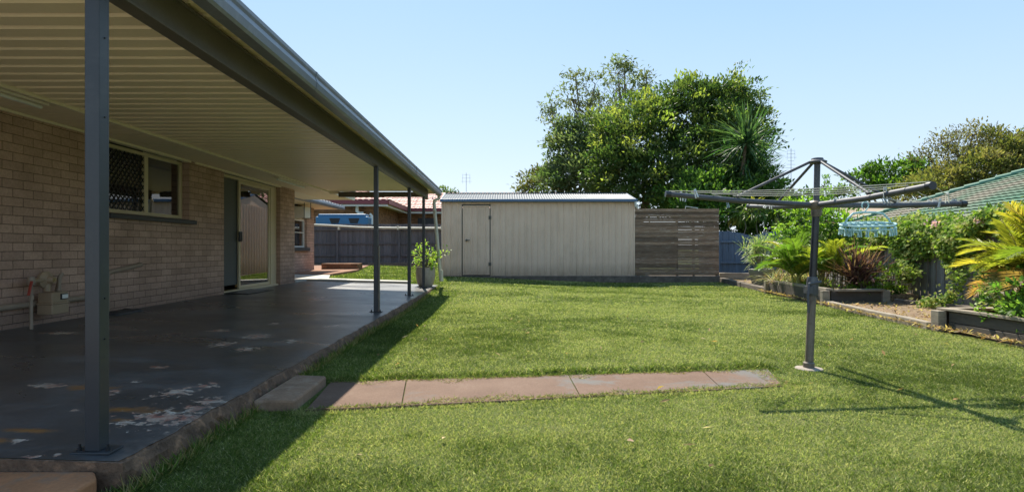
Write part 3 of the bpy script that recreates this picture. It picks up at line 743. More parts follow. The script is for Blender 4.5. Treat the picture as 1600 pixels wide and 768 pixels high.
# main window
FX = WX - .11
win = MB()
def frame_rect(mb, X, y0, y1, z0, z1, w, d):
    mb.box(X - d, X, y0, y1, z0, z0 + w); mb.box(X - d, X, y0, y1, z1 - w, z1)
    mb.box(X - d, X, y0, y0 + w, z0 + w, z1 - w); mb.box(X - d, X, y1 - w, y1, z0 + w, z1 - w)
frame_rect(win, FX, WY0 - .05, WY1 + .0, WZ0 + .012, ST - .035, .045, .06)
win.box(FX - .062, FX + .006, 8.03, 8.11, WZ0 + .05, ST - .07)
wo = win.build('window', mt['almond'], house, bevel=.003)
mb = MB(); mb.box(FX - .04, FX - .036, WY0 - .01, 8.04, WZ0 + .05, ST - .075); mb.build('pane', mt['glass'], wo)
mb = MB(); mb.box(FX - .035, FX - .031, 8.10, WY1 - .04, WZ0 + .05, ST - .075); mb.build('pane', mt['glass'], wo)
mb = MB()
dz = .105; x = FX - .01; za, zb, ya, yb = WZ0 + .057, ST - .08, WY0 - .005, 8.03
for sgn in (1, -1):
    k = -12
    while k < 24:
        c = ya + k * .085
        # line z = za + sgn*(y-c)*1.15
        pts = []
        for t in np.linspace(0, 1, 60):
            yq = ya + (yb - ya) * t; zq = (za if sgn > 0 else zb) + sgn * (yq - c) * 1.15
            if za <= zq <= zb: pts.append((x, yq, zq))
        if len(pts) > 1: mb.beam(pts[0], pts[-1], .012, .009, (1, 0, 0))
        k += 1
mb.build('grille', mt['black'], wo)
mb = MB()
for i in range(40): mb.sheet([(FX - .09, 8.12 + i * .022, z) for z in (WZ0, ST)], (-.012 * (-1) ** i, .022, 0))
mb.build('blind', mt['curtain'], wo)
mb = MB(); mb.prism([(WX + .075, WY0 - .03, WZ0 - .075), (WX + .075, WY0 - .03, WZ0 - .015), (FX - .0, WY0 - .03, WZ0 + .012), (FX, WY0 - .03, WZ0 - .06)], (0, WY1 - WY0 + .12, 0))
mb.build('window_sill', mt['sill'], house, bevel=.006)
# sliding door
DX = WX - .09; FZ = slab_z(WX)
dr = MB()
dr.box(DX - .10, DX, DY0, DY1, ST - .08, ST - .032); dr.box(DX - .10, DX + .05, DY0, DY1, FZ - .03, FZ + .035)
dr.box(DX - .1, DX, DY0, DY0 + .04, FZ, ST - .07); dr.box(DX - .10, DX + .005, DY1 - .30, DY1, FZ + .03, ST - .07)
do = dr.build('sliding_door', mt['almond'], house, bevel=.003)
fr = MB(); frame_rect(fr, DX - .01, DY0 + .80, DY1 - .31, FZ + .04, ST - .085, .055, .035); fr.build('sash', mt['almond'], do, bevel=.003)
mb = MB(); mb.box(DX - .03, DX - .026, DY0 + .85, DY1 - .36, FZ + .09, ST - .14); mb.build('pane', mt['glass'], do)
mb = MB(); mb.box(DX - .075, DX - .06, DY0 + .04, DY0 + .86, FZ + .12, ST - .085); mb.build('screen', mt['screen'], do)
mb = MB()
for yq in (DY0 + .765, DY0 + .83): mb.box(DX + .0, DX + .03, yq - .02, yq + .02, .22 + .93, .22 + 1.12)
mb.build('handle', mt['black'], do, bevel=.008)
mb = MB()
for i in range(30):
    mb.sheet([(DX - .13, DY0 + .9 + i * .045, z) for z in (FZ + .3, ST - .05)], (.02 * (-1) ** i, .045, 0))
mb.build('curtain', mt['curtain'], do)
mb = MB(); mb.box(DX - .12, DX - .10, DY0 + .87, DY1 - .5, FZ + .06, FZ + .26); mb.build('timber_board', mt['timber'], do)
# wing window with air conditioner and bracket
X = -6.54
wm = MB(); frame_rect(wm, X, 17.6, 18.9, 1.06, 1.95, .045, .06); wm.box(X - .05, X + .004, 17.62, 18.86, 1.52, 1.545)
w2 = wm.build('window', mt['white'], house)
mb = MB(); mb.box(X - .04, X - .036, 17.62, 18.88, 1.08, 1.93); mb.build('pane', mt['glass'], w2)
mb = MB(); mb.box(X - .05, X - .01, 18.45, 18.9, 1.95, ST - .01); mb.build('panel', mt['almond'], w2)
mb = MB(); mb.box(-6.52, -6.37, 17.5, 18.97, .94, 1.05); mb.build('window_sill', mt['sill'], house, bevel=.008)
mb = MB(); mb.box(-6.65, -6.12, 17.72, 18.3, 1.96, 2.32)
ac = mb.build('air_conditioner', mt['ac'], house, bevel=.015)
mb = MB()
for i in range(9): mb.box(-6.119, -6.112, 17.76, 18.26, 2.0 + i * .033, 2.018 + i * .033)
mb.build('vent', mt['white'], ac)
mb = MB()
for px in (475.5, 485.5):
    a = P(px, 318, 17.2); mb.tube([(a.x, a.y, ST + .0), (a.x, a.y, P(0, 341, 17.2).z)], .011, 6)
a = P(472, 341, 17.2); b = P(487, 341, 17.2); mb.tube([a, b], .011, 6)
tag(mb.build('hanging_bracket', mt['post']), 'thin blue grey metal bracket hanging from the wing eave by the air conditioner', 'bracket')

# steps at the wing corner
s1 = MB(); s1.box(-6.3, -5.05, 19.9, 20.6, .2, .50); s1 = s1.build('brick_step', mt['brick_red'], bevel=.01); tag(s1, 'low red brick step between house wing and rear fence', 'step')

# soffit strip lights
for (pa, pb, lab) in (((0, 138), (69, 161), 'long cream strip light on the soffit above the gas meter'), ((432, 279), (476, 292), 'short strip light on the soffit above the sliding door')):
    ya = .0
    Xl = -4.34
    y0 = -Xl * F / (VX - pa[0]); y1 = -Xl * F / (VX - pb[0])
    r = thing('strip_light', lab, 'light', (Xl, (y0 + y1) / 2, ST - .05), 'strip lights on the soffit')
    if pa[0] == 0: y0 -= 1.0
    mb = MB(); mb.box(Xl - .05, Xl + .05, y0, y1, ST - .026, ST - .003); mb.build('housing', mt['cream_trim'], r, bevel=.004)
    mb = MB(); mb.tube([(Xl, y0 + .04, ST - .045), (Xl, y1 - .04, ST - .045)], .017, 10); mb.build('tube', mt['white'], r, True)

# ------------------------------------------------------------------ patio cover
pc = thing('patio_cover', 'patio roof with cream corrugated ceiling, dark beam and blue grey steel posts', 'patio roof', (-1.8, 8, .12))
ZB0, ZB1 = 2.175, 2.372; RY1 = 13.9
mb = MB(); prof = []; y = 2.3; pitch = .19
while y < RY1 - .02:
    prof += [(0, y, 2.385), (0, y + .115, 2.385), (0, y + .133, 2.403), (0, y + .157, 2.403), (0, y + .175, 2.385)]; y += pitch
    # small stiffening swage in each pan
prof = [(0, p[1], p[2] + .006 * 0) for p in prof]
mb.sheet([(-4.188, p[1], p[2] + .012) for p in prof], (2.66, 0, 0))
mb.build('roof_sheet', mt['cream_sheet'], pc, solid=.003)
mb = MB(); mb.box(-4.19, -1.53, 2.28, RY1 - .01, 2.4285, 2.4295)
mb.build('roof_capping', mt['gutter'], pc)
mb = MB(); mb.box(-1.835, -1.77, 2.35, 13.5, ZB0, ZB1)
mb.box(-1.85, -1.755, 2.35, 13.5, ZB1 - .012, ZB1 + .002); mb.box(-1.85, -1.755, 2.35, 13.5, ZB0 - .002, ZB0 + .012)
mb.build('beam', mt['beam'], pc, bevel=.004)
mb = MB(); mb.box(-3.95, -1.86, RY1 - .14, RY1 - .07, 2.25, 2.372); mb.build('end_beam', mt['beam'], pc, bevel=.004)
mb = MB(); mb.box(-4.19, -3.955, RY1 - .05, RY1 - .02, 2.33, 2.40); mb.build('end_flashing', mt['cream_trim'], pc); mb = MB(); mb.box(-1.86, -1.6, RY1 - .05, RY1 - .02, 2.33, 2.40); mb.build('end_flashing', mt['cream_trim'], pc)
# quad gutter
mb = MB(); q = [(-1.6, 2.40), (-1.6, 2.29), (-1.515, 2.285), (-1.50, 2.30), (-1.492, 2.345), (-1.505, 2.385), (-1.497, 2.405), (-1.497, 2.43), (-1.512, 2.43), (-1.512, 2.40)]
mb.prism([(x, 2.25, z) for x, z in q], (0, RY1 - 2.25, 0))
gt = mb.build('gutter', mt['gutter'], pc)
for yj in (4.6, 9.9): mb = MB(); mb.prism([(x * 1.0 + (.004 if x > -1.55 else 0), yj, z) for x, z in q], (0, .035, 0)); mb.build('joint', mt['gutter'], gt)
for i, (yp, hh) in enumerate(((2.55, 1), (8.13, 0), (10.98, 0), (12.95, 0))):
    xp = -1.80
    mb = MB(); zt = ZB0 - .002; w2_ = .033 if i == 0 else .03
    mb.box(xp - w2_, xp + w2_, yp - w2_, yp + w2_, slab_z(xp) + .008, zt)
    p_ = mb.build('post', mt['post'], pc, bevel=.005)
    mb = MB(); mb.box(xp - .085, xp + .085, yp - .05, yp + .05, slab_z(xp) + .0, slab_z(xp) + .009); mb.build('base_plate', mt['post'], p_, bevel=.002)
    for sx in (-.062, .062): mb = MB(); mb.lathe((xp + sx, yp - .02, slab_z(xp) + .009), [(.011, 0), (.011, .012), (.006, .013), (.006, .028)], 6); mb.build('bolt', mt['black'], p_)
    for zz in (.62, .80, 1.6, 1.95): mb = MB(); mb.lathe((xp + w2_ + .0005, yp, zz), [(.004, 0), (.004, .004)], 8, 'x'); mb.build('rivet', mt['black'], p_)
    if i == 1:
        mb = MB(); mb.box(xp + .032, xp + .05, yp - .028, yp + .028, slab_z(xp) + .002, 1.06); mb.build('side_strip', mt['hoist_tan'], p_, bevel=.003)  # paler brown strip on the lower right face of the second post
# downpipe at far end
dp = MB(); a = Vector((-1.56, 13.84, 2.29))
pts = [a, (-1.56, 13.84, 2.22), (-1.66, 13.78, 2.16), (-1.66, 13.75, 2.08), (-1.52, 13.72, .5), (-1.50, 13.72, .28)]
dp.tube(pts, .04, 14)
dp.tube([(-1.49, 13.72, .50), (-1.485, 13.72, .24)], .047, 14)
dpo = dp.build('downpipe', mt['pvc'], pc, True)

# ------------------------------------------------------------------ gas meter and pipes on the wall
def wallpt(px, py, off=.12):
    X = WX + off; Y = X * F / (px - VX); return Vector((X, Y, EYE - (py - VY) * Y / F))
mc = wallpt(83, 472, .18)
gm = thing('gas_meter', 'taupe gas meter with dial and regulator on the brick wall', 'gas meter', (mc.x, mc.y, .25))
mb = MB(); x, y, z = mc.x, mc.y, mc.z
mb.box(x - .08, x + .08, y - .115, y + .115, z - .12, z - .015); mb.box(x - .076, x + .076, y - .108, y + .108, z + .0, z + .11)
mb.box(x - .087, x + .087, y - .122, y + .122, z - .018, z + .003)
mb.build('body', mt['meter'], gm, bevel=.02)
mb = MB(); mb.box(x + .072, x + .088, y + .0, y + .095, z + .03, z + .09); f_ = mb.build('index_window', mt['black'], gm, bevel=.003)
mb = MB(); mb.box(x + .088, x + .091, y + .01, y + .088, z + .04, z + .082); mb.build('dial_plate', mt['white'], f_)
mb = MB(); r = (x, y - .08, z + .24)
mb.lathe((x - .05, r[1], r[2]), [(.03, 0), (.085, .01), (.09, .03), (.09, .045), (.075, .055), (.04, .075), (.035, .12), (.03, .125)], 24, 'x')
mb.tube([(x, r[1], z + .12), (x, r[1], z + .2)], .03, 12); mb.tube([(x, r[1], z + .24), (x, r[1] - .18, z + .24)], .022, 12)
mb.build('regulator', mt['meter'], gm, True)
mb = MB(); mb.lathe((x + .07, r[1], r[2]), [(.022, 0), (.022, .012), (.012, .013), (.012, .018)], 16, 'x'); mb.build('cap', mt['brass'], gm, True)
mb = MB(); ry_ = r[1] - .20
mb.tube([(x, ry_, z + .24), (x, ry_, -.0 + slab_z(x))], .016, 10); mb.lathe((x, ry_, z + .20), [(.028, 0), (.034, .02), (.034, .06), (.028, .08)], 12)
mb.lathe((x, ry_, z + .05), [(.024, 0), (.024, .05)], 6)
mb.build('riser_pipe', mt['taupe_pipe'], gm, True)
mb = MB(); mb.beam((x + .03, ry_ - .03, z + .24), (x + .03, ry_ - .07, z + .10), .012, .025, (1, 0, 0)); mb.build('lever', mt['red'], gm, bevel=.003)
mb = MB(); mb.tube([(x, y + .08, z + .12), (x, y + .08, z + .25), (x, y + .12, z + .29), (x - .04, y + .15, z + .27), (x - .08, y + .15, z + .1), (x - .08, y + .15, z - .1)], .02, 10); mb.build('outlet_pipe', mt['taupe_pipe'], gm, True)
mb = MB(); zz = .455; px_ = WX + .055
mb.tube([(px_, 2.0, zz - .03), (px_, 6.9, zz + .0)], .032, 12)
for yy_ in (4.9, 6.3): mb.box(WX, px_ + .036, yy_ - .015, yy_ + .015, zz - .04, zz + .036)
tag(mb.build('waste_pipe', mt['taupe_pipe'], smooth=True), 'long horizontal taupe pipe low on the wall behind the gas meter', 'pipe')
mb = MB(); a = wallpt(222, 413, .05); b = wallpt(167, 425, .05)
mb.tube([(WX - .01, a.y, a.z), (a.x, a.y - .03, a.z), (b.x, b.y + .05, b.z), (b.x, b.y, b.z - .02), (b.x, b.y - .002, b.z - .06), (b.x, b.y, slab_z(b.x) - .01)], .03, 12)
mb.tube([(b.x, b.y, b.z - .04), (b.x, b.y, b.z - .12)], .035, 12)
tag(mb.build('bent_pipe', mt['taupe_pipe'], smooth=True), 'bent taupe downpipe on the brick wall below the window', 'pipe')
# mats / rags
mb = MB(); c = slab_pt(388, 456)
pp = [(c[0] - .35, c[1] - .55), (c[0] + .22, c[1] - .5), (c[0] + .25, c[1] + .55), (c[0] - .3, c[1] + .6)]
mb.prism([(a, b, slab_z(a) + .014) for a, b in pp], (0, 0, -.01))
tag(mb.build('door_mat', mt['black'], bevel=.003), 'flat black door mat in front of the sliding door', 'mat')
mb = MB(); c = slab_pt(188, 489); vs = []
for j in range(9):
    for i in range(7):
        x = c[0] - .14 + i * .045; y = c[1] - .25 + j * .07
        ed = 0 if i in (0, 6) or j in (0, 8) else 1
        vs.append((x + random.uniform(-.012, .012), y + random.uniform(-.015, .015), slab_z(x) + .003 + ed * random.uniform(.008, .035)))
mb.add(vs, [(j * 7 + i, j * 7 + i + 1, (j + 1) * 7 + i + 1, (j + 1) * 7 + i) for j in range(8) for i in range(6)])
tag(mb.build('rag', mt['sill'], smooth=True, solid=.004), 'crumpled dark rag on the patio floor below the bent pipe', 'rag')

# ------------------------------------------------------------------ shed
SY = 17.4; SX0, SX1 = -1.86, 3.94; SD = 2.85
shed = thing('garden_shed', 'beige corrugated steel garden shed with a blue grey gable roof', 'shed', ((SX0 + SX1) / 2, SY, .18))
ZS0, ZS1 = .195, 2.42
def ribwall(mb, x0, x1, y, z0, z1, pitch=.195, dep=.022, sgn=-1):
    prof = []; x = x0
    while x < x1 - .001:
        for dx, d in ((0, 0), (.055, 0), (.068, dep), (.088, dep), (.101, 0), (.13, 0), (.137, dep * .35), (.158, dep * .35), (.165, 0)):
            if x + dx <= x1: prof.append((x + dx, y + sgn * d))
        x += pitch
    prof.append((x1, y)); mb.sheet([(a, b, z0) for a, b in prof], (0, 0, z1 - z0))
DX0, DX1 = (723 - VX) * SY / F, (765 - VX) * SY / F; DZ1 = EYE + 67 * SY / F
mb = MB(); ribwall(mb, SX0, DX0 - .03, SY, ZS0, ZS1); ribwall(mb, DX1 + .03, SX1, SY, ZS0, ZS1); ribwall(mb, DX0 - .03, DX1 + .03, SY, DZ1 + .04, ZS1)
# sides and back with gable
def ribside(mb, y0, y1, x, z0, z1, pitch=.195, dep=.022):
    prof = []; y = y0
    while y < y1 - .001:
        for dy, d in ((0, 0), (.055, 0), (.068, dep), (.088, dep), (.101, 0), (.13, 0), (.137, dep * .35), (.158, dep * .35), (.165, 0)):
            if y + dy <= y1: prof.append((x - d * (1 if x < 0 else -1), y + dy, z0))
        y += pitch
    mb.sheet(prof, (0, 0, z1 - z0))
for xs_ in (SX0, SX1): ribside(mb, SY + .03, SY + SD, xs_ - (.003 if xs_ < 0 else -.003), ZS0, ZS1)
for xs_ in (SX0, SX1):
    prof = [(xs_, SY, ZS0), (xs_, SY + SD, ZS0), (xs_, SY + SD, ZS1), (xs_, SY + SD / 2, ZS1 + .36), (xs_, SY, ZS1)]
    mb.add(prof, [(0, 1, 2, 3, 4)])
mb.add([(SX0, SY + SD, ZS0), (SX1, SY + SD, ZS0), (SX1, SY + SD, ZS1), (SX0, SY + SD, ZS1)], [(0, 1, 2, 3)])
mb.build('wall', mt['shed_wall'], shed)
for xs_ in (SX0, SX1): mb = MB(); mb.box(xs_ - .02, xs_ + .02, SY - .028, SY + .03, ZS0, ZS1); mb.build('corner_trim', mt['shed_wall'], shed, bevel=.004)
mb = MB(); ribwall(mb, DX0, DX1, SY - .0, ZS0 + .03, DZ1)
d_ = mb.build('door', mt['shed_wall'], shed, solid=.002)
mb = MB(); mb.box(DX0 - .028, DX0 - .012, SY - .012, SY + .05, ZS0, DZ1 + .028); mb.box(DX1 + .012, DX1 + .028, SY - .012, SY + .05, ZS0, DZ1 + .028); mb.box(DX0 - .03, DX1 + .03, SY - .012, SY + .05, DZ1 + .012, DZ1 + .03)
mb.build('frame', mt['beam'], d_)
for hz_ in (.5, 1.9): mb = MB(); mb.box(DX1 - .03, DX1 + .05, SY - .03, SY - .014, hz_, hz_ + .1); mb.build('hinge', mt['beam'], d_, bevel=.003)
mb = MB(); mb.box(DX0 + .005, DX1 - .005, SY - .026, SY - .01, ZS0 + .03, ZS0 + .06); mb.build('rail', mt['shed_wall'], d_); mb = MB(); mb.box(DX0 + .005, DX1 - .005, SY - .026, SY - .01, DZ1 - .03, DZ1); mb.build('rail', mt['shed_wall'], d_)
mb = MB(); hc = P(729, 375, SY - .03); mb.lathe((hc.x, SY - .08, hc.z), [(.02, 0), (.035, .01), (.035, .03), (.015, .04), (.03, .045), (.03, .06)], 14, 'y'); mb.box(hc.x + .03, hc.x + .1, SY - .05, SY - .03, hc.z - .012, hc.z + .012)
mb.build('handle', mt['beam'], d_, True)
mb = MB(); RX0, RX1 = SX0 - .04, SX1 + .06; prof = []; x = RX0
while x < RX1:
    for k in range(4):
        prof.append((x + k * .019, math.sin(k / 4 * 2 * PI) * .009))
    x += .076
zr = ZS1 + .065; zt = EYE + 86 * (SY + 1.42) / F
mb.sheet([(a, SY - .06, zr + b) for a, b in prof], (0, SD / 2 + .06, zt - zr)); mb.sheet([(a, SY + SD + .06, zr + b) for a, b in prof], (0, -SD / 2 - .06, zt - zr))
mb.build('roof', mt['shed_roof'], shed, True)
mb = MB(); mb.box(RX0, RX1, SY + SD / 2 - .1, SY + SD / 2 + .1, zt - .0, zt + .012); mb.build('ridge_cap', mt['shed_roof'], shed)
mb = MB(); mb.box(RX0 - .01, RX1 + .01, SY - .15, SY - .035, ZS1 - .0, ZS1 + .085)
mb.prism([(RX1 - .02, SY - .06, zr - .06), (RX1 - .02, SY - .06, zr + .02), (RX1 - .02, SY + SD / 2, zt + .02), (RX1 - .02, SY + SD / 2, zt - .06)], (.03, 0, 0))
mb.prism([(RX0 - .012, SY - .06, zr - .06), (RX0 - .012, SY - .06, zr + .02), (RX0 - .012, SY + SD / 2, zt + .02), (RX0 - .012, SY + SD / 2, zt - .06)], (.03, 0, 0))
mb.build('gutter', mt['shed_trim'], shed, bevel=.01)
mb = MB(); mb.tube([(SX1 + .02, SY - .1, ZS1), (SX1 + .02, SY - .1, ZS1 - .08), (SX1 + .08, SY - .06, ZS1 - .16), (SX1 + .08, SY + .1, ZS1 - .2)], .038, 12); mb.build('downpipe', mt['white'], shed, True)
mb = MB(); mb.box(SX0 - .05, SX1 + .05, SY - .07, SY + SD, -.15, ZS0 - .002); mb.build('base_slab', mt['dirty_conc'], shed, bevel=.015)

# slatted screen right of the shed
scx0, scx1 = 3.965, (1123 - VX) * SY / F
sc = thing('slat_screen', 'weathered dark timber slat screen beside the shed', 'screen', ((scx0 + scx1) / 2, SY, .1))
mb = MB(); z = .22; ztop = EYE + 60 * SY / F
k = 0
while z < ztop - .03:
    h = random.choice((.062, .068, .075, .09)); gap = random.choice((.001, .002, .003, .004, .006))
    tilt = random.uniform(-.002, .002)
    segs = [(scx0, scx1)] if random.random() < .55 else [(scx0, scx0 + 1.28), (scx0 + 1.285, scx1)]
    for a, b in segs:
        e = random.uniform(-.0025, .0025); yo = random.uniform(-.016, .004)
        mb.hexa([(a, SY - .02 + yo, z + e), (b, SY - .02 + yo, z + tilt), (b, SY + .0 + yo, z + tilt), (a, SY + .0 + yo, z + e), (a, SY - .02 + yo, z + h + e), (b, SY - .02 + yo, z + h + tilt), (b, SY + .0 + yo, z + h + tilt), (a, SY + .0 + yo, z + h + e)])
    z += h + gap; k += 1
mb.build('slats', mt['slat'], sc, bevel=.002)
for xp in (scx0 + .1, scx0 + 1.28, scx1 - .75, scx1 - .06):
    mb = MB(); mb.box(xp - .03, xp + .03, SY + .006, SY + .09, -.05, ztop - .02); mb.build('post', mt['slat'], sc, bevel=.004)
mb = MB(); mb.box(scx0, scx1 + .02, SY - .06, SY + .25, -.1, .2); mb.build('footing', mt['dirty_conc'], sc, bevel=.02)
mb = MB(); a = P(1071, 327, SY); b = P(1090, 328, SY)
mb.tube([a, a + Vector((0, 0, .09)), b + Vector((0, 0, .06)), b], .012, 6); tag(mb.build('wire_bracket', mt['white'], smooth=True), 'small bent wire bracket on top of the slat screen', 'bracket')

# ------------------------------------------------------------------ fences
def paling_fence(name, label, p0, p1, z0, z1, mat, post_s, rails, face=-1, scallop=0, pw=.10, zend=None, top_jit=.012, plinth=False, lattice=False):
    p0 = Vector((*p0, 0)); p1 = Vector((*p1, 0)); d = (p1 - p0); L = d.length; d.normalize(); nrm = Vector((d.y, -d.x, 0)) * (-face)
    r = thing(name, label, 'fence', ((p0.x + p1.x) / 2, (p0.y + p1.y) / 2, z0), 'boundary fences')
    n = int(L / pw); mb = MB(); zend = z0 if zend is None else zend
    for i in range(n):
        a = p0 + d * (i * pw + .0012); b = p0 + d * ((i + 1) * pw + (.006 if i % 2 else -.0012)); zz0 = z0 + (zend - z0) * i / n
        z = z1 + (zend - z0) * i / n + random.uniform(-top_jit, top_jit)
        if scallop:
            s = ((i * pw) % scallop) / scallop; z += .17 * math.sin(s * PI) - .09
        o = nrm * random.uniform(-.004, .004) + (nrm * -.014 if i % 2 else Vector((0, 0, 0)))
        th = -nrm * .014
        q = [a + o, b + o, b + o + th, a + o + th]
        mb.hexa([(v.x, v.y, zz0) for v in q] + [(v.x, v.y, z) for v in q])
    mb.build('palings', mat, r)
    for t in rails:
        mb = MB(); za = z0 + (z1 - z0) * t
        mb.beam(p0 + nrm * .028 + Vector((0, 0, za)), p1 + nrm * .028 + Vector((0, 0, za + zend - z0)), .045, .075); mb.build('rail', mat, r, bevel=.004)
    for s in post_s:
        q = p0 + d * s + nrm * .065; mb = MB(); mb.box(q.x - .05, q.x + .05, q.y - .04, q.y + .04, z0 - .2, z1 + (zend - z0) * s / L - .04); mb.build('post', mat, r, bevel=.004)
    if plinth:
        mb = MB(); mb.beam(p0 + nrm * .03 + Vector((0, 0, z0 - .02)), p1 + nrm * .03 + Vector((0, 0, zend - .02)), .04, .18); mb.build('plinth', mt['log_dark'], r)
    return r
paling_fence('paling_fence', 'dark grey weathered paling fence behind the patio and shed', (-9.2, 25.0), (7.5, 25.0), .34, 2.08, mt['paling_dark'], [(528 - VX) * 25 / F + 9.2, (624 - VX) * 25 / F + 9.2, 9.3, 12, 14.6, -(-.1)], (.22, .52, .86), plinth=True)
mb = MB(); a = P(491, 351, 24.7); b = P(513, 352, 24.7); c = P(693, 356.5, 24.7); mb.tube([a, b, P(560, 355, 24.7), P(600, 356, 24.7), c, P(730, 357, 24.7)], .045, 10)
for px in (530, 622, 690):
    q = P(px, 356, 24.78); mb.box(q.x - .03, q.x + .03, 24.66, 24.84, q.z - .08, q.z + .09)
tag(mb.build('fence_pipe', mt['pvc'], smooth=True), 'pale pvc pipe strapped along the rails of the dark rear fence', 'pipe')
mb = MB(); mb.box(-5.7, 1.2, 24.2, 24.32, .2, .42); tag(mb.build('timber_edging', mt['log'], bevel=.01), 'low brown timber edging at the foot of the rear fence', 'edging')
paling_fence('paling_fence', 'blue grey paling fence with scalloped top behind the grey pot', (6.55, 19.3), (9.75, 19.3), .18, 1.52, mt['paling_blue'], [.22, .62, 1.9, 2.95], (.28, .80), scallop=1.72)
paling_fence('paling_fence', 'low grey paling fence under the climbing vine on the right', (7.5, 4.0), (7.62, 11.2), .02, 1.38, mt['paling_grey'], [1.2, 3.6, 5.9, 7.1], (.2, .62, .9), face=-1)
paling_fence('paling_fence', 'grey paling fence running back behind the golden palm', (7.62, 11.25), (9.7, 19.2), .03, 1.38, mt['paling_grey'], [2.4, 4.8, 7.2], (.2, .85), zend=.17)

# ------------------------------------------------------------------ garden bed timbers
def sleeper(mb, a, b, w, z0, z1, za=None):
    a = Vector((*a, 0)); b = Vector((*b, 0)); d = (b - a).normalized(); nn = Vector((-d.y, d.x, 0)) * w / 2
    n = 6; o = len(mb.v); vs = []
    for i in range(n + 1):
        p = a.lerp(b, i / n); j = random.uniform(-.006, .006); k = random.uniform(-.006, .006)
        for q, z in ((p - nn, z0), (p + nn, z0), (p + nn, z1 + j), (p - nn, z1 + k)): vs.append((q.x + j * .6, q.y + k * .6, z))
    fs = [(0, 1, 2, 3), (4 * n + 3, 4 * n + 2, 4 * n + 1, 4 * n)]
    for i in range(n):
        for k in range(4): fs.append((4 * i + k, 4 * (i + 1) + k, 4 * (i + 1) + (k + 1) % 4, 4 * i + (k + 1) % 4))
    mb.add(vs, fs)
# right planter
pr_ = thing('garden_planter', 'dark stained timber planter at the right edge holding the big palm', 'planter', (5.5, 6.0, 0), 'timber planters on the right')
mb = MB(); sleeper(mb, (5.33, 3.2), (5.43, 7.0), .05, -.04, .125); mb.build('lower_board', mt['log_dark'], pr_, bevel=.005)
mb = MB(); sleeper(mb, (5.335, 3.2), (5.435, 7.0), .05, .131, .262); mb.build('upper_board', mt['log_dark'], pr_, bevel=.005)
mb = MB(); sleeper(mb, (5.355, 3.2), (5.455, 7.16), .15, .265, .295); mb.build('cap_board', mt['log_top'], pr_, bevel=.005)
mb = MB(); sleeper(mb, (5.54, 7.1), (6.9, 7.14), .13, .262, .292); mb.build('cap_board', mt['log_top'], pr_, bevel=.005)
mb = MB(); sleeper(mb, (5.42, 7.12), (6.9, 7.16), .05, -.04, .26); mb.build('end_board', mt['log_dark'], pr_, bevel=.005)
mb = MB(); mb.box(5.30, 5.40, 7.02, 7.15, -.05, .26); mb.build('corner_post', mt['log_top'], pr_, bevel=.006)
mb = MB(); mb.box(5.46, 7.44, 3.2, 7.05, .0, .20); mb.build('soil_fill', mt['mulch'], pr_)
# mid planter
pm_ = thing('garden_planter', 'L shaped weathered timber planter below the golden palm and red cordyline', 'planter', (6.0, 11.5, 0), 'timber planters on the right')
mb = MB(); sleeper(mb, (5.76, 10.33), (6.06, 13.1), .06, -.04, .265); mb.build('front_board', mt['log_dark'], pm_, bevel=.006)
mb = MB(); sleeper(mb, (5.80, 10.25), (6.10, 13.2), .13, .267, .31); mb.build('cap_board', mt['log_top'], pm_, bevel=.006)
mb = MB(); sleeper(mb, (5.93, 10.27), (6.80, 10.34), .12, .255, .298); mb.build('cap_board', mt['log_top'], pm_, bevel=.006)
mb = MB(); sleeper(mb, (5.84, 10.30), (6.80, 10.36), .05, -.04, .252); mb.build('end_board', mt['log_dark'], pm_, bevel=.006)
for x, y in ((5.71, 10.24), (6.03, 13.17), (6.84, 10.33)):
    mb = MB(); mb.box(x - .065, x + .065, y - .05, y + .05, -.05, .275); mb.build('post', mt['log_top'], pm_, bevel=.008)
mb = MB(); mb.prism([(5.82, 10.38, .19), (7.5, 10.4, .19), (8.1, 13.2, .19), (6.12, 13.15, .19)], (0, 0, -.2)); mb.build('soil_fill', mt['mulch'], pm_)
for nm, a, b, w, z0, z1, mm, lab in (
    ('timber_edging', (5.34, 7.2), (5.71, 10.1), .10, -.05, .10, 'log_top', 'low weathered timber edging between the two planters'),
    ('timber_edging', (6.9, 10.15), (7.3, 8.1), .06, .0, .14, 'log', 'thin dark timber edging at the foot of the vine fence'),
    ('timber_edging', (6.70, 17.9), (7.9, 17.6), .14, .05, .27, 'log_top', 'grey timber beam behind the potted dracaena'),
    ('timber_edging', (6.10, 13.35), (6.33, 15.2), .14, -.05, .12, 'log', 'weathered log edging in front of the grey pot'),
    ('timber_edging', (6.33, 15.25), (6.66, 17.6), .15, -.05, .13, 'log', 'split log edging next to the slat screen')):
    mb = MB(); sleeper(mb, a, b, w, z0, z1); tag(mb.build(nm, mt[mm], bevel=.012), lab, 'edging', 'timber garden edging')

# ------------------------------------------------------------------ plants
def sword_plant(root, c, n, L, W, cols, elev=(10, 85), mat='leaf', segs=3, droop=.35, nm='leaves', spread=.03):
    """rosette of long curved strap leaves as joined cards"""
    az = rng.uniform(0, 2 * PI, n); el = np.radians(rng.uniform(elev[0], elev[1], n)); c = np.array(c)
    Ls = L * (.7 + .5 * rng.random(n)); B = []; D = []; LL = []; WW = []; CC = []
    cc = palette(n, cols, None, .15)
    d = np.stack([np.cos(az) * np.cos(el), np.sin(az) * np.cos(el), np.sin(el)], 1)
    p = c + d * spread + rng.normal(0, spread, (n, 3))
    for k in range(segs):
        sl = Ls / segs
        B.append(p.copy()); D.append(d.copy()); LL.append(sl * 1.25); WW.append(W * (1.0 - .28 * k) * np.ones(n)); CC.append(cc)
        p = p + d * sl[:, None]; d = norm(d + np.array([0, 0, -droop]) * (1 - np.abs(d[:, 2:3]) * .6))
    return np.concatenate(B), np.concatenate(D), np.concatenate(LL), np.concatenate(WW), np.concatenate(CC)
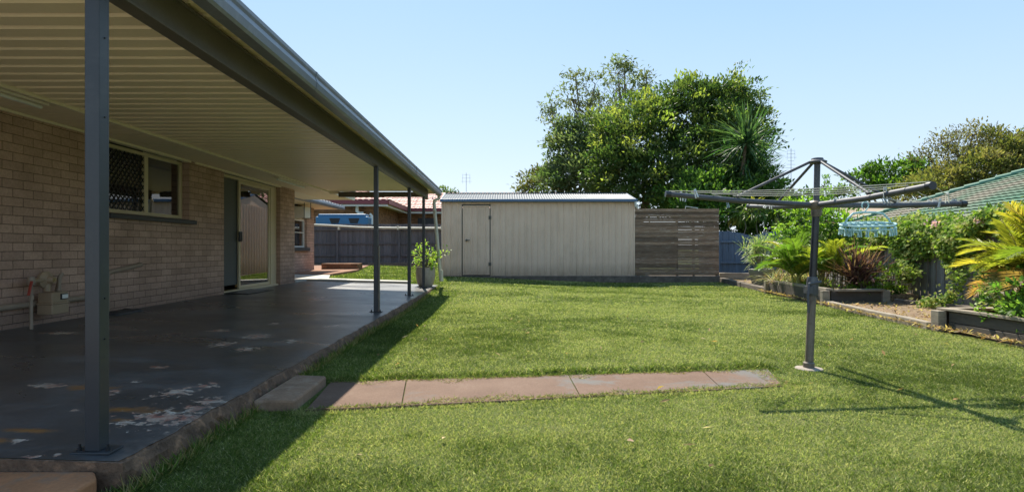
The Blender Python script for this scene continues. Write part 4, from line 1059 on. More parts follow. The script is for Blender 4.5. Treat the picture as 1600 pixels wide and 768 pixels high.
def add_swords(name, parts, root, mat='leaf'):
    B, D, L, W, C = [np.concatenate(x) for x in zip(*parts)]
    return cards(name, B, D, np.array([0, 0, 1.0]) + unit(len(B)) * .35, L, W, C, mt[mat], root, fold=.2, wpos=.4)

def frond_arrays(base, az, el, L, cols, nl=46, ll=.32, lw=.022, bend=1.0, vee=.5):
    d = Vector((math.cos(az) * math.cos(el), math.sin(az) * math.cos(el), math.sin(el))); p = Vector(base); n = 12; pts = [p.copy()]; ds = [d.copy()]
    for i in range(n):
        p = p + d * (L / n); d = (d + Vector((0, 0, -bend * 1.6 / n)) * (.35 + i / n)).normalized(); pts.append(p.copy()); ds.append(d.copy())
    B = []; D = []; LL = []
    for k in range(nl):
        t = .18 + .82 * k / (nl - 1); i = min(int(t * n), n - 1); f = t * n - i
        q = pts[i].lerp(pts[i + 1], f); dd = ds[i].lerp(ds[i + 1], f).normalized()
        side = dd.cross(Vector((0, 0, 1))).normalized(); upv = side.cross(dd)
        le = ll * (math.sin(PI * (.12 + .80 * t)) * .8 + .25)
        for s in (-1, 1):
            v = (side * s + dd * (.55 + .7 * t) + upv * (vee * random.uniform(.4, 1.1))).normalized()
            B.append(q); D.append(v); LL.append(le * random.uniform(.85, 1.1))
    B = np.array([tuple(v) for v in B]); D = np.array([tuple(v) for v in D]); LL = np.array(LL)
    cc = palette(1, cols, None, .1)
    return pts, B, D, LL, np.full(len(B), lw), np.repeat(cc, len(B), 0) * (1 + rng.normal(0, .12, (len(B), 1)))

def palm(name, label, base, stems, nf, L, cols, az_bias=None, el=(.5, 1.4), ll=.32, lw=.024, bend=1.0, stem_h=(.3, .6), spread=.3, group=None, dead=0):
    root = thing(name, label, 'palm', base, group); st = MB(); parts = []; ra = MB()
    for s in range(stems):
        a = random.uniform(0, 2 * PI); r = spread * math.sqrt(random.random()); b = Vector(base) + Vector((r * math.cos(a), r * math.sin(a), 0))
        h = random.uniform(*stem_h); t = b + Vector((math.cos(a) * .12 * h, math.sin(a) * .12 * h, h))
        st.tube([b, b.lerp(t, .5), t], [.028, .024, .02], 7)
        for k in range(nf):
            az = random.uniform(0, 2 * PI) if az_bias is None or random.random() < .45 else random.gauss(az_bias, .8)
            e = random.uniform(*el); cl = cols
            if dead and random.random() < dead: e = random.uniform(-.2, .35); cl = [(.42, .36, .28), (.48, .30, .12)]
            pts, B, D, LL, W, C = frond_arrays(t, az, e, L * random.uniform(.75, 1.1), cl, ll=ll, lw=lw, bend=bend)
            parts.append((B, D, LL, W, C)); ra.tube(pts[::2], [.009, .008, .007, .006, .005, .004, .003][:len(pts[::2])], 4, False)
    st.build('stem', mt['cane'], root, True); ra.build('frond_stalks', mt['cane'], root, True)
    B, D, LL, W, C = [np.concatenate(x) for x in zip(*parts)]
    cards('fronds', B, D, np.array([0, 0, 1.0]) + unit(len(B)) * .2, LL, W, C, mt['frond'], root, fold=.15, wpos=.35, bend=.12)
    return root
gold = [(.36, .38, .055), (.24, .31, .045), (.46, .43, .08), (.15, .24, .04), (.11, .18, .035), (.09, .16, .03)]
palm('golden_cane_palm', 'golden green cane palm in the planter behind the clothesline pole', (6.30, 11.7, .2), 10, 7, .92, gold, el=(.55, 1.4), ll=.24, lw=.017, spread=.5, stem_h=(.15, .45), bend=1.1, dead=.06, group='golden cane palms')
palm('golden_cane_palm', 'large golden cane palm arching over the right planter at the picture edge', (6.38, 6.5, .2), 10, 9, .86, [(.50, .43, .07), (.42, .40, .06), (.30, .33, .05), (.55, .40, .10), (.20, .27, .04)], az_bias=PI * .97, el=(.35, 1.4), ll=.26, lw=.013, spread=.36, stem_h=(.3, .75), bend=.9, dead=.16, group='golden cane palms')
palm('golden_cane_palm', 'tall golden palm fronds at the fence top beside the pink flowers', (7.15, 7.3, .2), 4, 4, .55, gold, el=(.8, 1.4), ll=.26, lw=.018, spread=.2, stem_h=(.75, .95), bend=.9, group='golden cane palms')

# red cordyline
c = G(1345, 452, .2); c = Vector((6.62, 10.62, .2))
r = thing('cordyline_plant', 'reddish brown strap leaved cordyline in the middle planter', 'plant', c)
parts = []
for k in range(7):
    q = c + Vector((random.uniform(-.16, .16), random.uniform(-.16, .16), random.uniform(.05, .38)))
    parts.append(sword_plant(r, tuple(q), 38, .60, .040, [(.11, .045, .052), (.15, .075, .075), (.07, .03, .036), (.22, .13, .10)], (5, 80), droop=.25))
add_swords('leaves', parts, r, 'leaf_dull')
mb = MB()
for k in range(5): mb.tube([c, c + Vector((random.uniform(-.12, .12), random.uniform(-.1, .1), .4))], [.018, .014], 6)
mb.build('stem', mt['bark_brown'], r, True)
# grey bromeliad clump
c = Vector((6.30, 12.6, .2)); r = thing('strappy_plant', 'dry silvery strappy plant at the left end of the middle planter', 'plant', c); parts = []
for k in range(6):
    q = c + Vector((random.uniform(-.3, .25), random.uniform(-.3, .3), .08)); parts.append(sword_plant(r, tuple(q), 36, .5, .028, [(.34, .30, .22), (.42, .40, .28), (.22, .24, .12), (.40, .26, .20)], (8, 75), droop=.45))
add_swords('leaves', parts, r, 'leaf_dull')
# potted dracaena
def pot(mb, c, prof): mb.lathe(c, prof, 32)
c = Vector((6.72, 15.0, .04)); r = thing('potted_dracaena', 'variegated dracaena in a round grey pot on the mulch', 'potted plant', c)
mb = MB(); pot(mb, c, [(.20, 0), (.24, .06), (.29, .3), (.31, .33), (.32, .44), (.30, .45), (.275, .44), (.26, .36)])
po = mb.build('pot', mt['pot_grey'], r, True)
mb = MB(); mb.lathe(c + Vector((0, 0, .36)), [(.27, 0), (.27, .02)], 24); mb.build('soil', mt['soil'], r)
parts = []; st = MB()
for k in range(17):
    a = random.uniform(0, 2 * PI); rr = random.uniform(.05, .42); h = random.uniform(.25, .75) - rr * .3
    q = c + Vector((rr * math.cos(a), rr * math.sin(a) * .8, .42 + h)); st.tube([c + Vector((rr * .2 * math.cos(a), rr * .2 * math.sin(a), .38)), q], [.014, .01], 5)
    parts.append(sword_plant(r, tuple(q), 30, .30, .030, [(.30, .33, .20), (.45, .46, .33), (.14, .22, .07), (.20, .27, .10)], (-25, 80), droop=.3))
q = c + Vector((-.42, 0, .95)); st.tube([c + Vector((-.03, 0, .4)), q], .012, 5); parts.append(sword_plant(r, tuple(q), 30, .32, .03, [(.28, .36, .10), (.42, .44, .3)], (-20, 80), droop=.3))
q = c + Vector((.05, 0, 1.08)); st.tube([c + Vector((0, 0, .4)), q], .012, 5); parts.append(sword_plant(r, tuple(q), 30, .32, .03, [(.28, .36, .10), (.42, .44, .3)], (-20, 80), droop=.3))
add_swords('leaves', parts, r); st.build('stem', mt['bark_grey'], r, True)
# potted citrus by the downpipe
c = Vector((-1.80, 13.88, slab_z(-1.8))); c = Vector((-1.86, 13.72, slab_z(-1.86)))
r = thing('potted_shrub', 'leafy green shrub in a cream pot at the far patio corner', 'potted plant', c)
mb = MB(); pot(mb, c, [(.15, 0), (.19, .05), (.225, .2), (.23, .34), (.215, .44), (.225, .455), (.20, .455), (.19, .40)]); mb.build('pot', mt['pot_cream'], r, True)
mb = MB(); mb.lathe(c + Vector((0, 0, .40)), [(.19, 0), (.19, .02)], 24); mb.build('soil', mt['soil'], r)
st = MB(); Bs = []; Ds = []; n_ = 0
tips = []
for k in range(26):
    a = random.uniform(0, 2 * PI); rr = random.uniform(.05, .42); q = c + Vector((rr * math.cos(a) + .03, rr * math.sin(a) * .6, .50 + random.uniform(0, .50) - rr * .2)); tips.append(q)
    st.tube(wig(c + Vector((0, 0, .40)), q, 4, .05), [.010, .008, .006, .004, .003], 5)
for px, py in ((648, 408), (652, 411), (697, 393)): tips.append(P(px, py, 13.7)); st.tube(wig(c + Vector((0, 0, .45)), tips[-1], 4, .05), [.009, .007, .005, .004, .003], 5)
for q in tips:
    for i in range(15): Bs.append(np.array(q) + rng.normal(0, .045, 3)); Ds.append(unit(1)[0] + np.array([0, 0, .3]))
Bs = np.array(Bs); Ds = np.array(Ds)
cards('leaves', Bs, Ds, unit(len(Bs)) * .6 + np.array([0, 0, 1]), rng.uniform(.06, .11, len(Bs)), rng.uniform(.03, .045, len(Bs)), palette(len(Bs), [(.30, .42, .06), (.20, .33, .05), (.40, .46, .12)]), mt['leaf'], r)
st.build('stem', mt['bark_brown'], r, True)

# bushes
def bush(name, label, base, blobs, leafp, bark='bark_brown', group=None, cat='shrub', mat='leaf'):
    root = thing(name, label, cat, base, group); B, D, C, T_, L, W = crown(blobs, **leafp); mb = MB()
    for (c, r) in blobs:
        mb.tube(wig(base, c, 4, .05), [.035, .028, .02, .015, .01], 6)
        for j in rng.choice(len(T_), min(10, len(T_)), replace=False):
            if np.linalg.norm((T_[j] - np.array(c)) / np.array(r)) < 1.3: mb.tube(wig(c, T_[j], 3, .05), [.012, .008, .006, .003], 4, False)
    mb.build('stem', mt[bark], root, True)
    cards('foliage', B, D, unit(len(B)) * .7 + np.array([0, 0, 1]), L, W, C, mt[mat], root)
    return root
def pb(px, py, rx, ry, Y, dy=None):
    s = Y / F; return (tuple(P(px, py, Y)), (rx * s, (dy if dy else rx * s * .8), ry * s))
lime = [(.19, .31, .045), (.13, .23, .035), (.27, .38, .06), (.08, .15, .03)]
bush('leafy_shrub', 'bright green leafy shrub rising behind the middle planter', (7.1, 13.6, .1), [pb(1262, 345, 42, 34, 13.6), pb(1300, 352, 38, 44, 13.2), pb(1235, 375, 24, 34, 14), pb(1325, 380, 24, 36, 12.8), pb(1278, 385, 45, 32, 13.4), pb(1243, 325, 22, 18, 14)],
     dict(per_area=42, leaves=15, spread=.07, L=.10, W=.05, cols=lime, shell=(.3, 1.1)))
bush('conifer_shrub', 'slim pointed young conifer standing above the leafy shrub', (7.85, 14.2, .1), [pb(1287, 318, 15, 24, 14.2), pb(1287, 290, 8, 20, 14.2)], dict(per_area=60, leaves=12, spread=.04, L=.09, W=.03, cols=lime, shell=(.2, 1.05), up=.9))
bush('leafy_shrub', 'glossy dark green shrub filling the lower right planter corner', (6.2, 6.2, .2), [((5.85, 6.3, .45), (.45, .5, .28)), ((5.75, 6.0, .36), (.35, .4, .22)), ((6.2, 6.4, .72), (.4, .4, .3))],
     dict(per_area=160, leaves=14, spread=.045, L=.075, W=.042, cols=[(.10, .19, .035), (.16, .27, .05), (.06, .12, .025), (.22, .33, .08)], shell=(.4, 1.1)))
bush('leafy_shrub', 'low bright green ground shrub at the right end of the middle planter', (6.85, 10.7, .2), [((6.9, 10.75, .28), (.35, .25, .16)), ((6.6, 10.6, .25), (.3, .2, .1)), ((7.2, 10.7, .45), (.3, .3, .25))],
     dict(per_area=110, leaves=12, spread=.04, L=.08, W=.045, cols=lime, shell=(.4, 1.1)))
bush('ground_cover', 'patchy low green weeds under the golden palm', (6.4, 11.9, .2), [((6.3, 11.9, .22), (.35, .8, .07)), ((6.7, 12.4, .25), (.5, .6, .1))], dict(per_area=90, leaves=10, spread=.05, L=.07, W=.035, cols=lime + [(.35, .3, .15)], shell=(.3, 1.1)), cat='plant')
bush('leafy_shrub', 'green shrub with pointed leaves right of the dracaena pot', (7.4, 15.6, .1), [pb(1228, 385, 16, 26, 15.6), pb(1225, 408, 20, 20, 15.2)], dict(per_area=60, leaves=12, spread=.06, L=.10, W=.05, cols=lime, shell=(.3, 1.1)))
# pink flowering shrub behind fence
fb = bush('flowering_shrub', 'shrub with pink flower clusters above the vine near the right palm', (8.3, 9.6, 0), [pb(1560, 345, 34, 20, 9.3), pb(1500, 352, 36, 18, 10.0)], dict(per_area=90, leaves=12, spread=.05, L=.075, W=.035, cols=lime, shell=(.4, 1.1)))
B = []
for px, py, s in ((1532, 344, 26), (1565, 347, 22), (1556, 352, 14), (1457, 349, 16), (1562, 328, 10), (1570, 340, 12)):
    c = np.array(P(px, py, 8.7)); B.append(c + rng.normal(0, 1, (s, 3)) * np.array([.05, .04, .03]))
B = np.concatenate(B); cards('flowers', B, unit(len(B)) + np.array([0, -.5, .4]), unit(len(B)), rng.uniform(.04, .06, len(B)), .035, palette(len(B), [(.70, .36, .52), (.78, .5, .62)], None, .08), mt['leaf_dull'], fb)

# climbing vine on the right fence
vr = thing('climbing_vine', 'dense green creeper covering the top of the right fence', 'vine', (7.5, 9.5, 0))
B = []; Nn = []; m = 0
def fx_(y): return np.where(y < 11.2, 7.5 + (y - 4) * .0167, 7.62 + (y - 11.2) * .26)
n = 2600; y = rng.uniform(4.2, 14.5, n)
lo = 1.02 + .22 * np.sin(y * 2.3) + .16 * np.sin(y * 5.1 + 1) + .1 * np.sin(y * 11) - .18 * sm((y - 10.5) / 2)
lo = np.where((y > 9.1) & (y < 9.6), lo - .2, lo + .05)
hi = 1.46 + .07 * np.sin(y * 3.1 + .5) + .05 * np.sin(y * 7.7)
t = rng.random(n) ** .8; z = lo + (hi - lo) * t
bul = .08 + .15 * np.sin(np.clip(t, 0, 1) * PI) ** .7 + .10 * np.sin(y * 4.1) * np.sin(z * 7)
x = fx_(y) - .06 - bul * rng.random(n) ** .4
back = rng.random(n) < .18; x = np.where(back, fx_(y) + rng.uniform(-.05, .25, n), x); z = np.where(back, hi + rng.uniform(-.05, .06, n), z)
tp = np.stack([x, y, z], 1)
# trailing runners
trl = []
vm = MB()
for (y0, ln, zb) in ((8.6, .5, .9), (9.3, .75, .75), (10.6, .35, .8), (7.7, .5, .85)):
    p = np.array([7.32, y0, zb]); d = np.array([-.12, -.35, -.6]); pts = [tuple(p)]
    for k in range(14):
        d = norm(d + rng.normal(0, .25, 3) * np.array([.3, 1, .5])); p = p + d * ln / 10; p[2] = max(p[2], .15)
        trl.append(p + rng.normal(0, .03, 3)); trl.append(p + rng.normal(0, .05, 3)); pts.append(tuple(p))
    vm.tube(pts, .006, 4)
tp = np.concatenate([tp, np.array(trl)])
k = rng.poisson(17, len(tp)) + 4; idx = np.repeat(np.arange(len(tp)), k); mm = len(idx)
b = tp[idx] + rng.normal(0, .055, (mm, 3)); nn = norm(np.array([-.7, -.25, .65]) + rng.normal(0, .5, (mm, 3)))
dd = norm(np.cross(nn, unit(mm))) + np.array([0, 0, -.35])
cards('foliage', b, dd, nn, rng.uniform(.04, .08, mm), rng.uniform(.035, .065, mm), palette(len(tp), [(.26, .34, .06), (.17, .26, .045), (.34, .40, .09), (.38, .38, .13), (.10, .17, .03)], None, .1)[idx] * (1 + rng.normal(0, .15, (mm, 1))), mt['leaf_dull'], vr, fold=.12, wpos=.35)
for k in range(30):
    y0 = random.uniform(5, 13.5); vm.tube(wig((float(fx_(np.array(y0))) - .1, y0, random.uniform(.7, 1.0)), (float(fx_(np.array(y0 + .8))) - .12, y0 + random.uniform(-.8, .8), 1.4), 5, .06), .007, 4)
vm.build('stem', mt['bark_brown'], vr, True)

# ---- trees
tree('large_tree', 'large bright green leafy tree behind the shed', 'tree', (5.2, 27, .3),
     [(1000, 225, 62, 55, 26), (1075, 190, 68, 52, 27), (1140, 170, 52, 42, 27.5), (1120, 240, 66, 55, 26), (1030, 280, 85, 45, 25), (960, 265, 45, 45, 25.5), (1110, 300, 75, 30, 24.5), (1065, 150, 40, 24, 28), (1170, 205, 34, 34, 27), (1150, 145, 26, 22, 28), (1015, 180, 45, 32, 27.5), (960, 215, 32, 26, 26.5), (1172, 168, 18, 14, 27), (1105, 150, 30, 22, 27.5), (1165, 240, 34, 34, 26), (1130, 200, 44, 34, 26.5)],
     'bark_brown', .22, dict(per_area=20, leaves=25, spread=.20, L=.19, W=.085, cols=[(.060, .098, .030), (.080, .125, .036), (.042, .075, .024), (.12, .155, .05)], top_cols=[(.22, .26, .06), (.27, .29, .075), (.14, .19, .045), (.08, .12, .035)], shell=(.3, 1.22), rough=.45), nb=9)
tree('gum_tree', 'tall airy grey green gum tree with open branches behind the large tree', 'tree', (4.8, 33, .3),
     [(895, 155, 24, 20, 32), (930, 132, 24, 18, 32.5), (965, 115, 26, 18, 33), (985, 140, 30, 18, 33), (875, 200, 20, 24, 31.5), (1010, 125, 14, 12, 33), (915, 185, 22, 22, 32), (950, 165, 26, 18, 33), (862, 165, 10, 10, 32), (975, 98, 12, 7, 33), (1020, 155, 18, 14, 33), (900, 125, 8, 8, 32)],
     'bark_grey', .24, dict(per_area=5.0, leaves=26, spread=.24, L=.26, W=.09, cols=[(.14, .16, .085), (.11, .13, .065), (.19, .21, .12)], shell=(.3, 1.2), up=-.1, rough=.5), fork=.3, nb=14, mat='leaf_dull')
tree('bushy_tree', 'dense dark olive tree at the left of the tree group behind the shed', 'tree', (3.0, 29, .3),
     [(895, 235, 38, 35, 29), (920, 275, 58, 40, 28), (870, 285, 30, 28, 28.5), (935, 205, 35, 26, 29.5), (880, 205, 20, 18, 30)],
     'bark_grey', .2, dict(per_area=16, leaves=28, spread=.22, L=.22, W=.10, cols=[(.11, .15, .07), (.14, .18, .085), (.08, .11, .05), (.19, .22, .12)], shell=(.4, 1.12)), nb=9, mat='leaf_dull')
tree('small_tree', 'small brownish olive tree peeking over the left part of the shed roof', 'tree', (1.7, 31, .3), [(842, 285, 27, 22, 31), (822, 297, 16, 12, 31)], 'bark_brown', .12, dict(per_area=18, leaves=26, spread=.2, L=.2, W=.09, cols=[(.14, .13, .05), (.19, .17, .06), (.09, .10, .035)], shell=(.3, 1.1)), mat='leaf_dull')
# spiky yucca tree
r = thing('yucca_tree', 'spiky dark green yucca tree on the right side of the large tree', 'tree', (9.6, 23, .2)); parts = []; mb = MB()
for (px, py, Y, n, L) in ((1166, 222, 21.8, 170, 1.1), (1160, 262, 22.6, 110, .85), (1180, 275, 23, 110, .95), (1150, 290, 22.5, 90, .8), (1185, 250, 23.4, 90, .85), (1140, 250, 23, 60, .75), (1167, 248, 22.2, 110, .9), (1170, 275, 22.3, 110, .9), (1170, 298, 22.4, 90, .8), (1192, 290, 22.8, 80, .85), (1170, 308, 22.6, 80, .8)):
    c = P(px, py, Y); mb.tube(wig((9.6, 23, .2), c, 5, .03), [.14, .12, .1, .08, .07, .05], 7)
    parts.append(sword_plant(r, tuple(c), n, L * 1.15, .11, [(.05, .10, .045), (.075, .145, .06), (.035, .07, .03), (.15, .22, .10)], (-45, 88), droop=.12, spread=.06))
add_swords('leaves', parts, r); mb.build('trunk', mt['bark_brown'], r, True)
# broad leaf shrubs behind the blue fence
bush('frangipani_tree', 'open branched frangipani with long drooping leaves behind the blue fence', (8.9, 20.3, .1), [pb(1190, 325, 38, 16, 20.3), pb(1160, 330, 26, 16, 20.6), pb(1215, 335, 22, 14, 20)], dict(per_area=14, leaves=11, spread=.12, L=.30, W=.07, cols=[(.14, .22, .04), (.22, .28, .06), (.09, .16, .03), (.36, .30, .06)], shell=(.4, 1.1), up=-.5), 'bark_grey', cat='tree')
bush('leafy_shrub', 'dark green shrubbery in the gap behind the slat screen and blue fence', (8.0, 21.6, .1), [pb(1140, 335, 40, 26, 21.5), pb(1200, 345, 45, 22, 21.5), pb(1100, 320, 40, 24, 21.8), pb(1250, 335, 40, 34, 21), pb(1165, 300, 50, 26, 22.5), pb(1120, 290, 46, 26, 23), pb(1190, 290, 24, 24, 22.8), pb(1085, 300, 40, 26, 22.5), pb(1100, 318, 60, 22, 23.5), pb(1175, 318, 55, 20, 23.4), pb(1060, 318, 40, 18, 24)], dict(per_area=34, leaves=18, spread=.15, L=.17, W=.09, cols=[(.06, .12, .025), (.09, .17, .035), (.14, .22, .05)], shell=(.3, 1.15)))
# trees to the right
tree('distant_tree', 'distant green tree with flat branches left of the green roof', 'tree', (25, 42, 0), [(1350, 275, 20, 10, 42), (1385, 268, 28, 11, 42), (1425, 262, 24, 14, 42), (1400, 290, 40, 12, 41), (1440, 285, 20, 16, 41)], 'bark_brown', .25, dict(per_area=9, leaves=28, spread=.3, L=.30, W=.15, cols=[(.09, .17, .03), (.13, .23, .04), (.06, .11, .02)], shell=(.3, 1.15)), group='distant trees behind the green roof', nb=9)
tree('distant_tree', 'sparse brown twiggy tree rising tallest behind the green roof', 'tree', (30, 38, 0), [(1475, 225, 28, 20, 38), (1520, 210, 32, 18, 38), (1500, 245, 42, 22, 37), (1450, 245, 18, 14, 38), (1545, 222, 22, 18, 38)], 'bark_brown', .26, dict(per_area=5.5, leaves=20, spread=.32, L=.24, W=.09, cols=[(.15, .13, .07), (.19, .16, .085), (.11, .11, .05)], shell=(.3, 1.2)), group='distant trees behind the green roof', nb=22, mat='leaf_dull')
tree('distant_tree', 'olive brown bushy tree at the far right above the green roof', 'tree', (34, 36, 0), [(1570, 250, 40, 34, 36), (1530, 268, 42, 28, 35), (1480, 280, 42, 24, 35), (1600, 230, 30, 26, 36), (1440, 300, 40, 14, 34), (1600, 275, 40, 30, 35)], 'bark_brown', .26, dict(per_area=12, leaves=28, spread=.3, L=.26, W=.12, cols=[(.15, .15, .05), (.20, .18, .06), (.11, .12, .04), (.24, .20, .09)], shell=(.35, 1.12)), group='distant trees behind the green roof', nb=12, mat='leaf_dull')
tree('distant_tree', 'tiny distant tree crown past the end of the patio gutter', 'tree', (-4.5, 45, 0), [(700, 301, 10, 6, 45), (706, 304, 8, 4, 45)], 'bark_brown', .12, dict(per_area=8, leaves=24, spread=.2, L=.25, W=.12, cols=[(.1, .14, .05)], shell=(.3, 1.1)))
tree('distant_tree', 'low distant shrubs in the gap below the clothesline struts', 'tree', (21, 44, 0), [(1215, 308, 26, 10, 44), (1320, 300, 18, 10, 44), (1180, 305, 20, 10, 44)], 'bark_brown', .2, dict(per_area=10, leaves=26, spread=.28, L=.28, W=.14, cols=[(.09, .15, .04), (.13, .18, .06)], shell=(.3, 1.1)))

# ------------------------------------------------------------------ neighbour with red roof
nh = thing('neighbour_house', 'brick neighbouring house with faded red tile roof beyond the rear fence', 'house', (-10, 33, .8))
Ze = 3.42
mb = MB(); mb.box(-16, -6.75, 30.7, 36.8, .3, Ze - .1); mb.build('wall', mt['brick_red'], nh); mb = MB(); mb.box(-14, 6, 37.6, 42, .3, Ze + .02); mb.build('wall', mt['brick_red'], nh)
mb = MB(); mb.box(-16, -6.1, 30.0, 37.5, Ze - .09, Ze - .05); mb.box(-6.08, 7, 37.0, 42, Ze - .0, Ze + .03); mb.build('soffit', mt['cream_trim'], nh)
mb = MB(); mb.box(-16, -6.02, 29.88, 30.0, Ze - .1, Ze + .13); mb.box(-6.1, -5.98, 30.002, 36.98, Ze - .1, Ze + .13); mb.box(-6.0, 7, 36.9, 37.0, Ze - .02, Ze + .15); mb.build('gutter', mt['maroon'], nh, bevel=.02)
mb = MB(); mb.box(-16, -6.04, 30.01, 30.04, Ze - .2, Ze - .09); mb.box(-5.99, 7, 37.01, 37.05, Ze - .15, Ze - .02); mb.box(-6.15, -6.11, 30.05, 36.9, Ze - .2, Ze - .09); mb.build('fascia', mt['white'], nh)
mb = MB(); tile_roof(mb, (-16, 29.95, Ze + .12), (-6.0, 29.95, Ze + .12), (-16, 33.6, Ze + 1.5), (-9.6, 33.6, Ze + 1.5), 11, 30, .035, .04)
tile_roof(mb, (-6.0, 29.95, Ze + .12), (-6.0, 37.2, Ze + .12), (-9.6, 33.6, Ze + 1.5), (-9.6, 33.6, Ze + 1.5), 11, 20, .035, .04)
tile_roof(mb, (-8.5, 36.95, Ze + .14), (7, 36.95, Ze + .14), (-8.5, 40.5, Ze + 1.5), (7, 40.5, Ze + 1.5), 11, 46, .035, .04)
mb.build('roof', mt['red_tile'], nh)
mb = MB(); a = P(558, 318, 30.4); mb.tube([a, P(558, 330, 30.4), P(561, 333, 30.4), P(568, 333, 30.4)], .09, 8); mb.tube([P(578, 334, 30.3), P(581, 337, 30.3), P(581, 352, 30.3)], .07, 8); mb.build('downpipe', mt['white'], nh, True)
mb = MB(); a = P(676, 316, 39); mb.tube([a, P(676, 308, 39)], .05, 8); mb.tube([P(671, 317, 39), P(681, 317, 39)], .12, 8); mb.build('roof_vent', mt['white'], nh, True)
mb = MB(); mb.box(-5.6, -4.4, 37.55, 37.6, 1.8, 3.0); mb.box(-3, -1.5, 37.55, 37.6, 1.9, 3.1); mb.build('window', mt['black'], nh)
# tank
t_ = thing('water_tank', 'blue slimline water tank standing behind the dark paling fence', 'tank', P(536, 360, 27))
x0, x1 = P(496, 0, 27).x, P(577, 0, 27).x; zt_ = P(0, 334.5, 27).z
mb = MB(); n = 40; prof = []
mb.box(x0, x1, 26.7, 27.5, .3, zt_ - .12); mb.box(x0 + .1, x1 - .1, 26.75, 27.45, zt_ - .14, zt_)
mb.build('body', mt['tank'], t_, bevel=.05)
for px in (523, 553):  # black plates on the front face, painted shade for the tank's hollows
    c = P(px, 344, 26.7); mb = MB(); mb.prism([(c.x - .26, 26.69, c.z + .10), (c.x + .26, 26.69, c.z + .10), (c.x + .17, 26.69, c.z - .14), (c.x - .17, 26.69, c.z - .14)], (0, .05, 0)); mb.build('recess_shade', mt['black'], t_, bevel=.01)
for z in (.8, 1.3, 1.8):
    mb = MB(); mb.box(x0 - .02, x1 + .02, 26.67, 27.53, z, z + .1); mb.build('band', mt['tank'], t_, bevel=.02)

# neighbour with green roof
gh = thing('neighbour_house', 'neighbouring house with green tile hip roof beyond the vine fence', 'house', (13, 9, 0))
C0 = Vector((13.66, 25.9, 1.61)); U2 = Vector((.177, .984, 0)); N2 = Vector((.984, -.177, 0)); PT = .384; W2 = 6.6; LN = 27.0
NE = C0 - U2 * LN; R1 = C0 + N2 * W2 - U2 * W2 + Vector((0, 0, W2 * PT)); R0 = NE + N2 * W2 + Vector((0, 0, W2 * PT))
mb = MB(); tile_roof(mb, NE, C0, R0, R1, 21, 90, .022, .035)
tile_roof(mb, C0 + N2 * 2 * W2, C0, R1, R1, 21, 44, .022, .035)
rf = mb.build('roof', mt['green_tile'], gh)
mb = MB()
for k in range(21):
    a = C0.lerp(R1, k / 21) + Vector((0, 0, .06)); b = C0.lerp(R1, (k + 1.05) / 21) + Vector((0, 0, .035)); mb.tube([a, b], [.115, .10], 10)
mb.tube([R1 + Vector((0, 0, .03)), R0 + Vector((0, 0, .03))], .1, 10)
mb.build('ridge_cap', mt['green_cap'], rf, True)
mb = MB(); q = [NE + N2 * .6, C0 + N2 * .6 - U2 * .6, C0 + N2 * (2 * W2 - .6) - U2 * .6, NE + N2 * (2 * W2 - .6)]
mb.prism([(v.x, v.y, -.1) for v in q], (0, 0, 1.69)); mb.build('wall', mt['brick_red'], gh)
mb = MB(); mb.beam(NE - N2 * .05 - Vector((0, 0, .06)), C0 - N2 * .05 + U2 * .1 - Vector((0, 0, .06)), .1, .11); mb.beam(C0 + U2 * .05 - Vector((0, 0, .06)), C0 + N2 * 2 * W2 + U2 * .05 - Vector((0, 0, .06)), .1, .11); mb.build('gutter', mt['green_cap'], gh, bevel=.01)
cs_ = thing('neighbour_shed', 'low tan roofed outbuilding just left of the green tile roof', 'shed', (21, 31, 0))
mb = MB(); mb.box(17.9, 25, 29.3, 33, 0, 2.6); mb.build('wall', mt['brick_red'], cs_)
mb = MB(); mb.prism([(17.6, 29, 2.55), (25.4, 29, 2.55), (25.4, 31.4, 3.3), (17.6, 31.4, 3.3)], (0, 0, .06)); mb.build('roof', mt['tan_roof'], cs_)

# antennas
for px, y0, y1, Y, lab in ((1236, 232, 312, 46, 'tall thin tv antenna mast in the sky left of the clothesline'), (728.5, 270, 312, 48, 'faint tv antenna above the shed roof near the gutter')):
    b = P(px, y1, Y); r = thing('tv_antenna', lab, 'antenna', (b.x, Y, 0), 'tv antennas'); t = P(px, y0, Y)
    mb = MB(); mb.tube([(b.x, Y, 0), t], .022, 6); mb.build('mast', mt['antenna'], r)
    mb = MB(); 
    for k in range(6 if px > 1000 else 3):
        z = t.z - .15 - k * .28; wdt = .25 + .1 * (k % 3); mb.tube([(b.x - wdt, Y, z), (b.x + wdt, Y, z)], .011, 4)
    mb.tube([(b.x - .3, Y, t.z - .9), (b.x - .3, Y, t.z - .1)], .009, 4); mb.tube([(b.x + .3, Y, t.z - .9), (b.x + .3, Y, t.z - .1)], .009, 4)
    mb.build('elements', mt['antenna'], r)

# ------------------------------------------------------------------ rotary clothesline
HX, HY = 2.66, 4.90; BX = 2.595; HZ = EYE + 68 * HY / F
hr = thing('clothesline', 'grey metal rotary clothesline with four arms standing on the lawn', 'clothesline', (BX, HY, 0))
gh_ = .0
mb = MB(); mb.tube([(BX, HY, -.05), (BX + (HX - BX) * .48, HY, .70)], .033, 16)
mb.lathe((BX, HY, .0), [(.045, 0), (.045, .05), (.036, .06)], 16); mb.build('lower_pole', mt['hoist_tan'], hr, True)
mb = MB(); mb.tube([(BX + (HX - BX) * .46, HY, .66), (HX, HY, HZ - .02)], .029, 16); mb.build('upper_pole', mt['hoist_dark'], hr, True)
mb = MB(); cx = BX + (HX - BX) * .48; mb.lathe((cx, HY, .62), [(.04, 0), (.046, .02), (.046, .13), (.038, .16)], 16); mb.box(cx - .06, cx - .02, HY - .05, HY + .03, .64, .70)
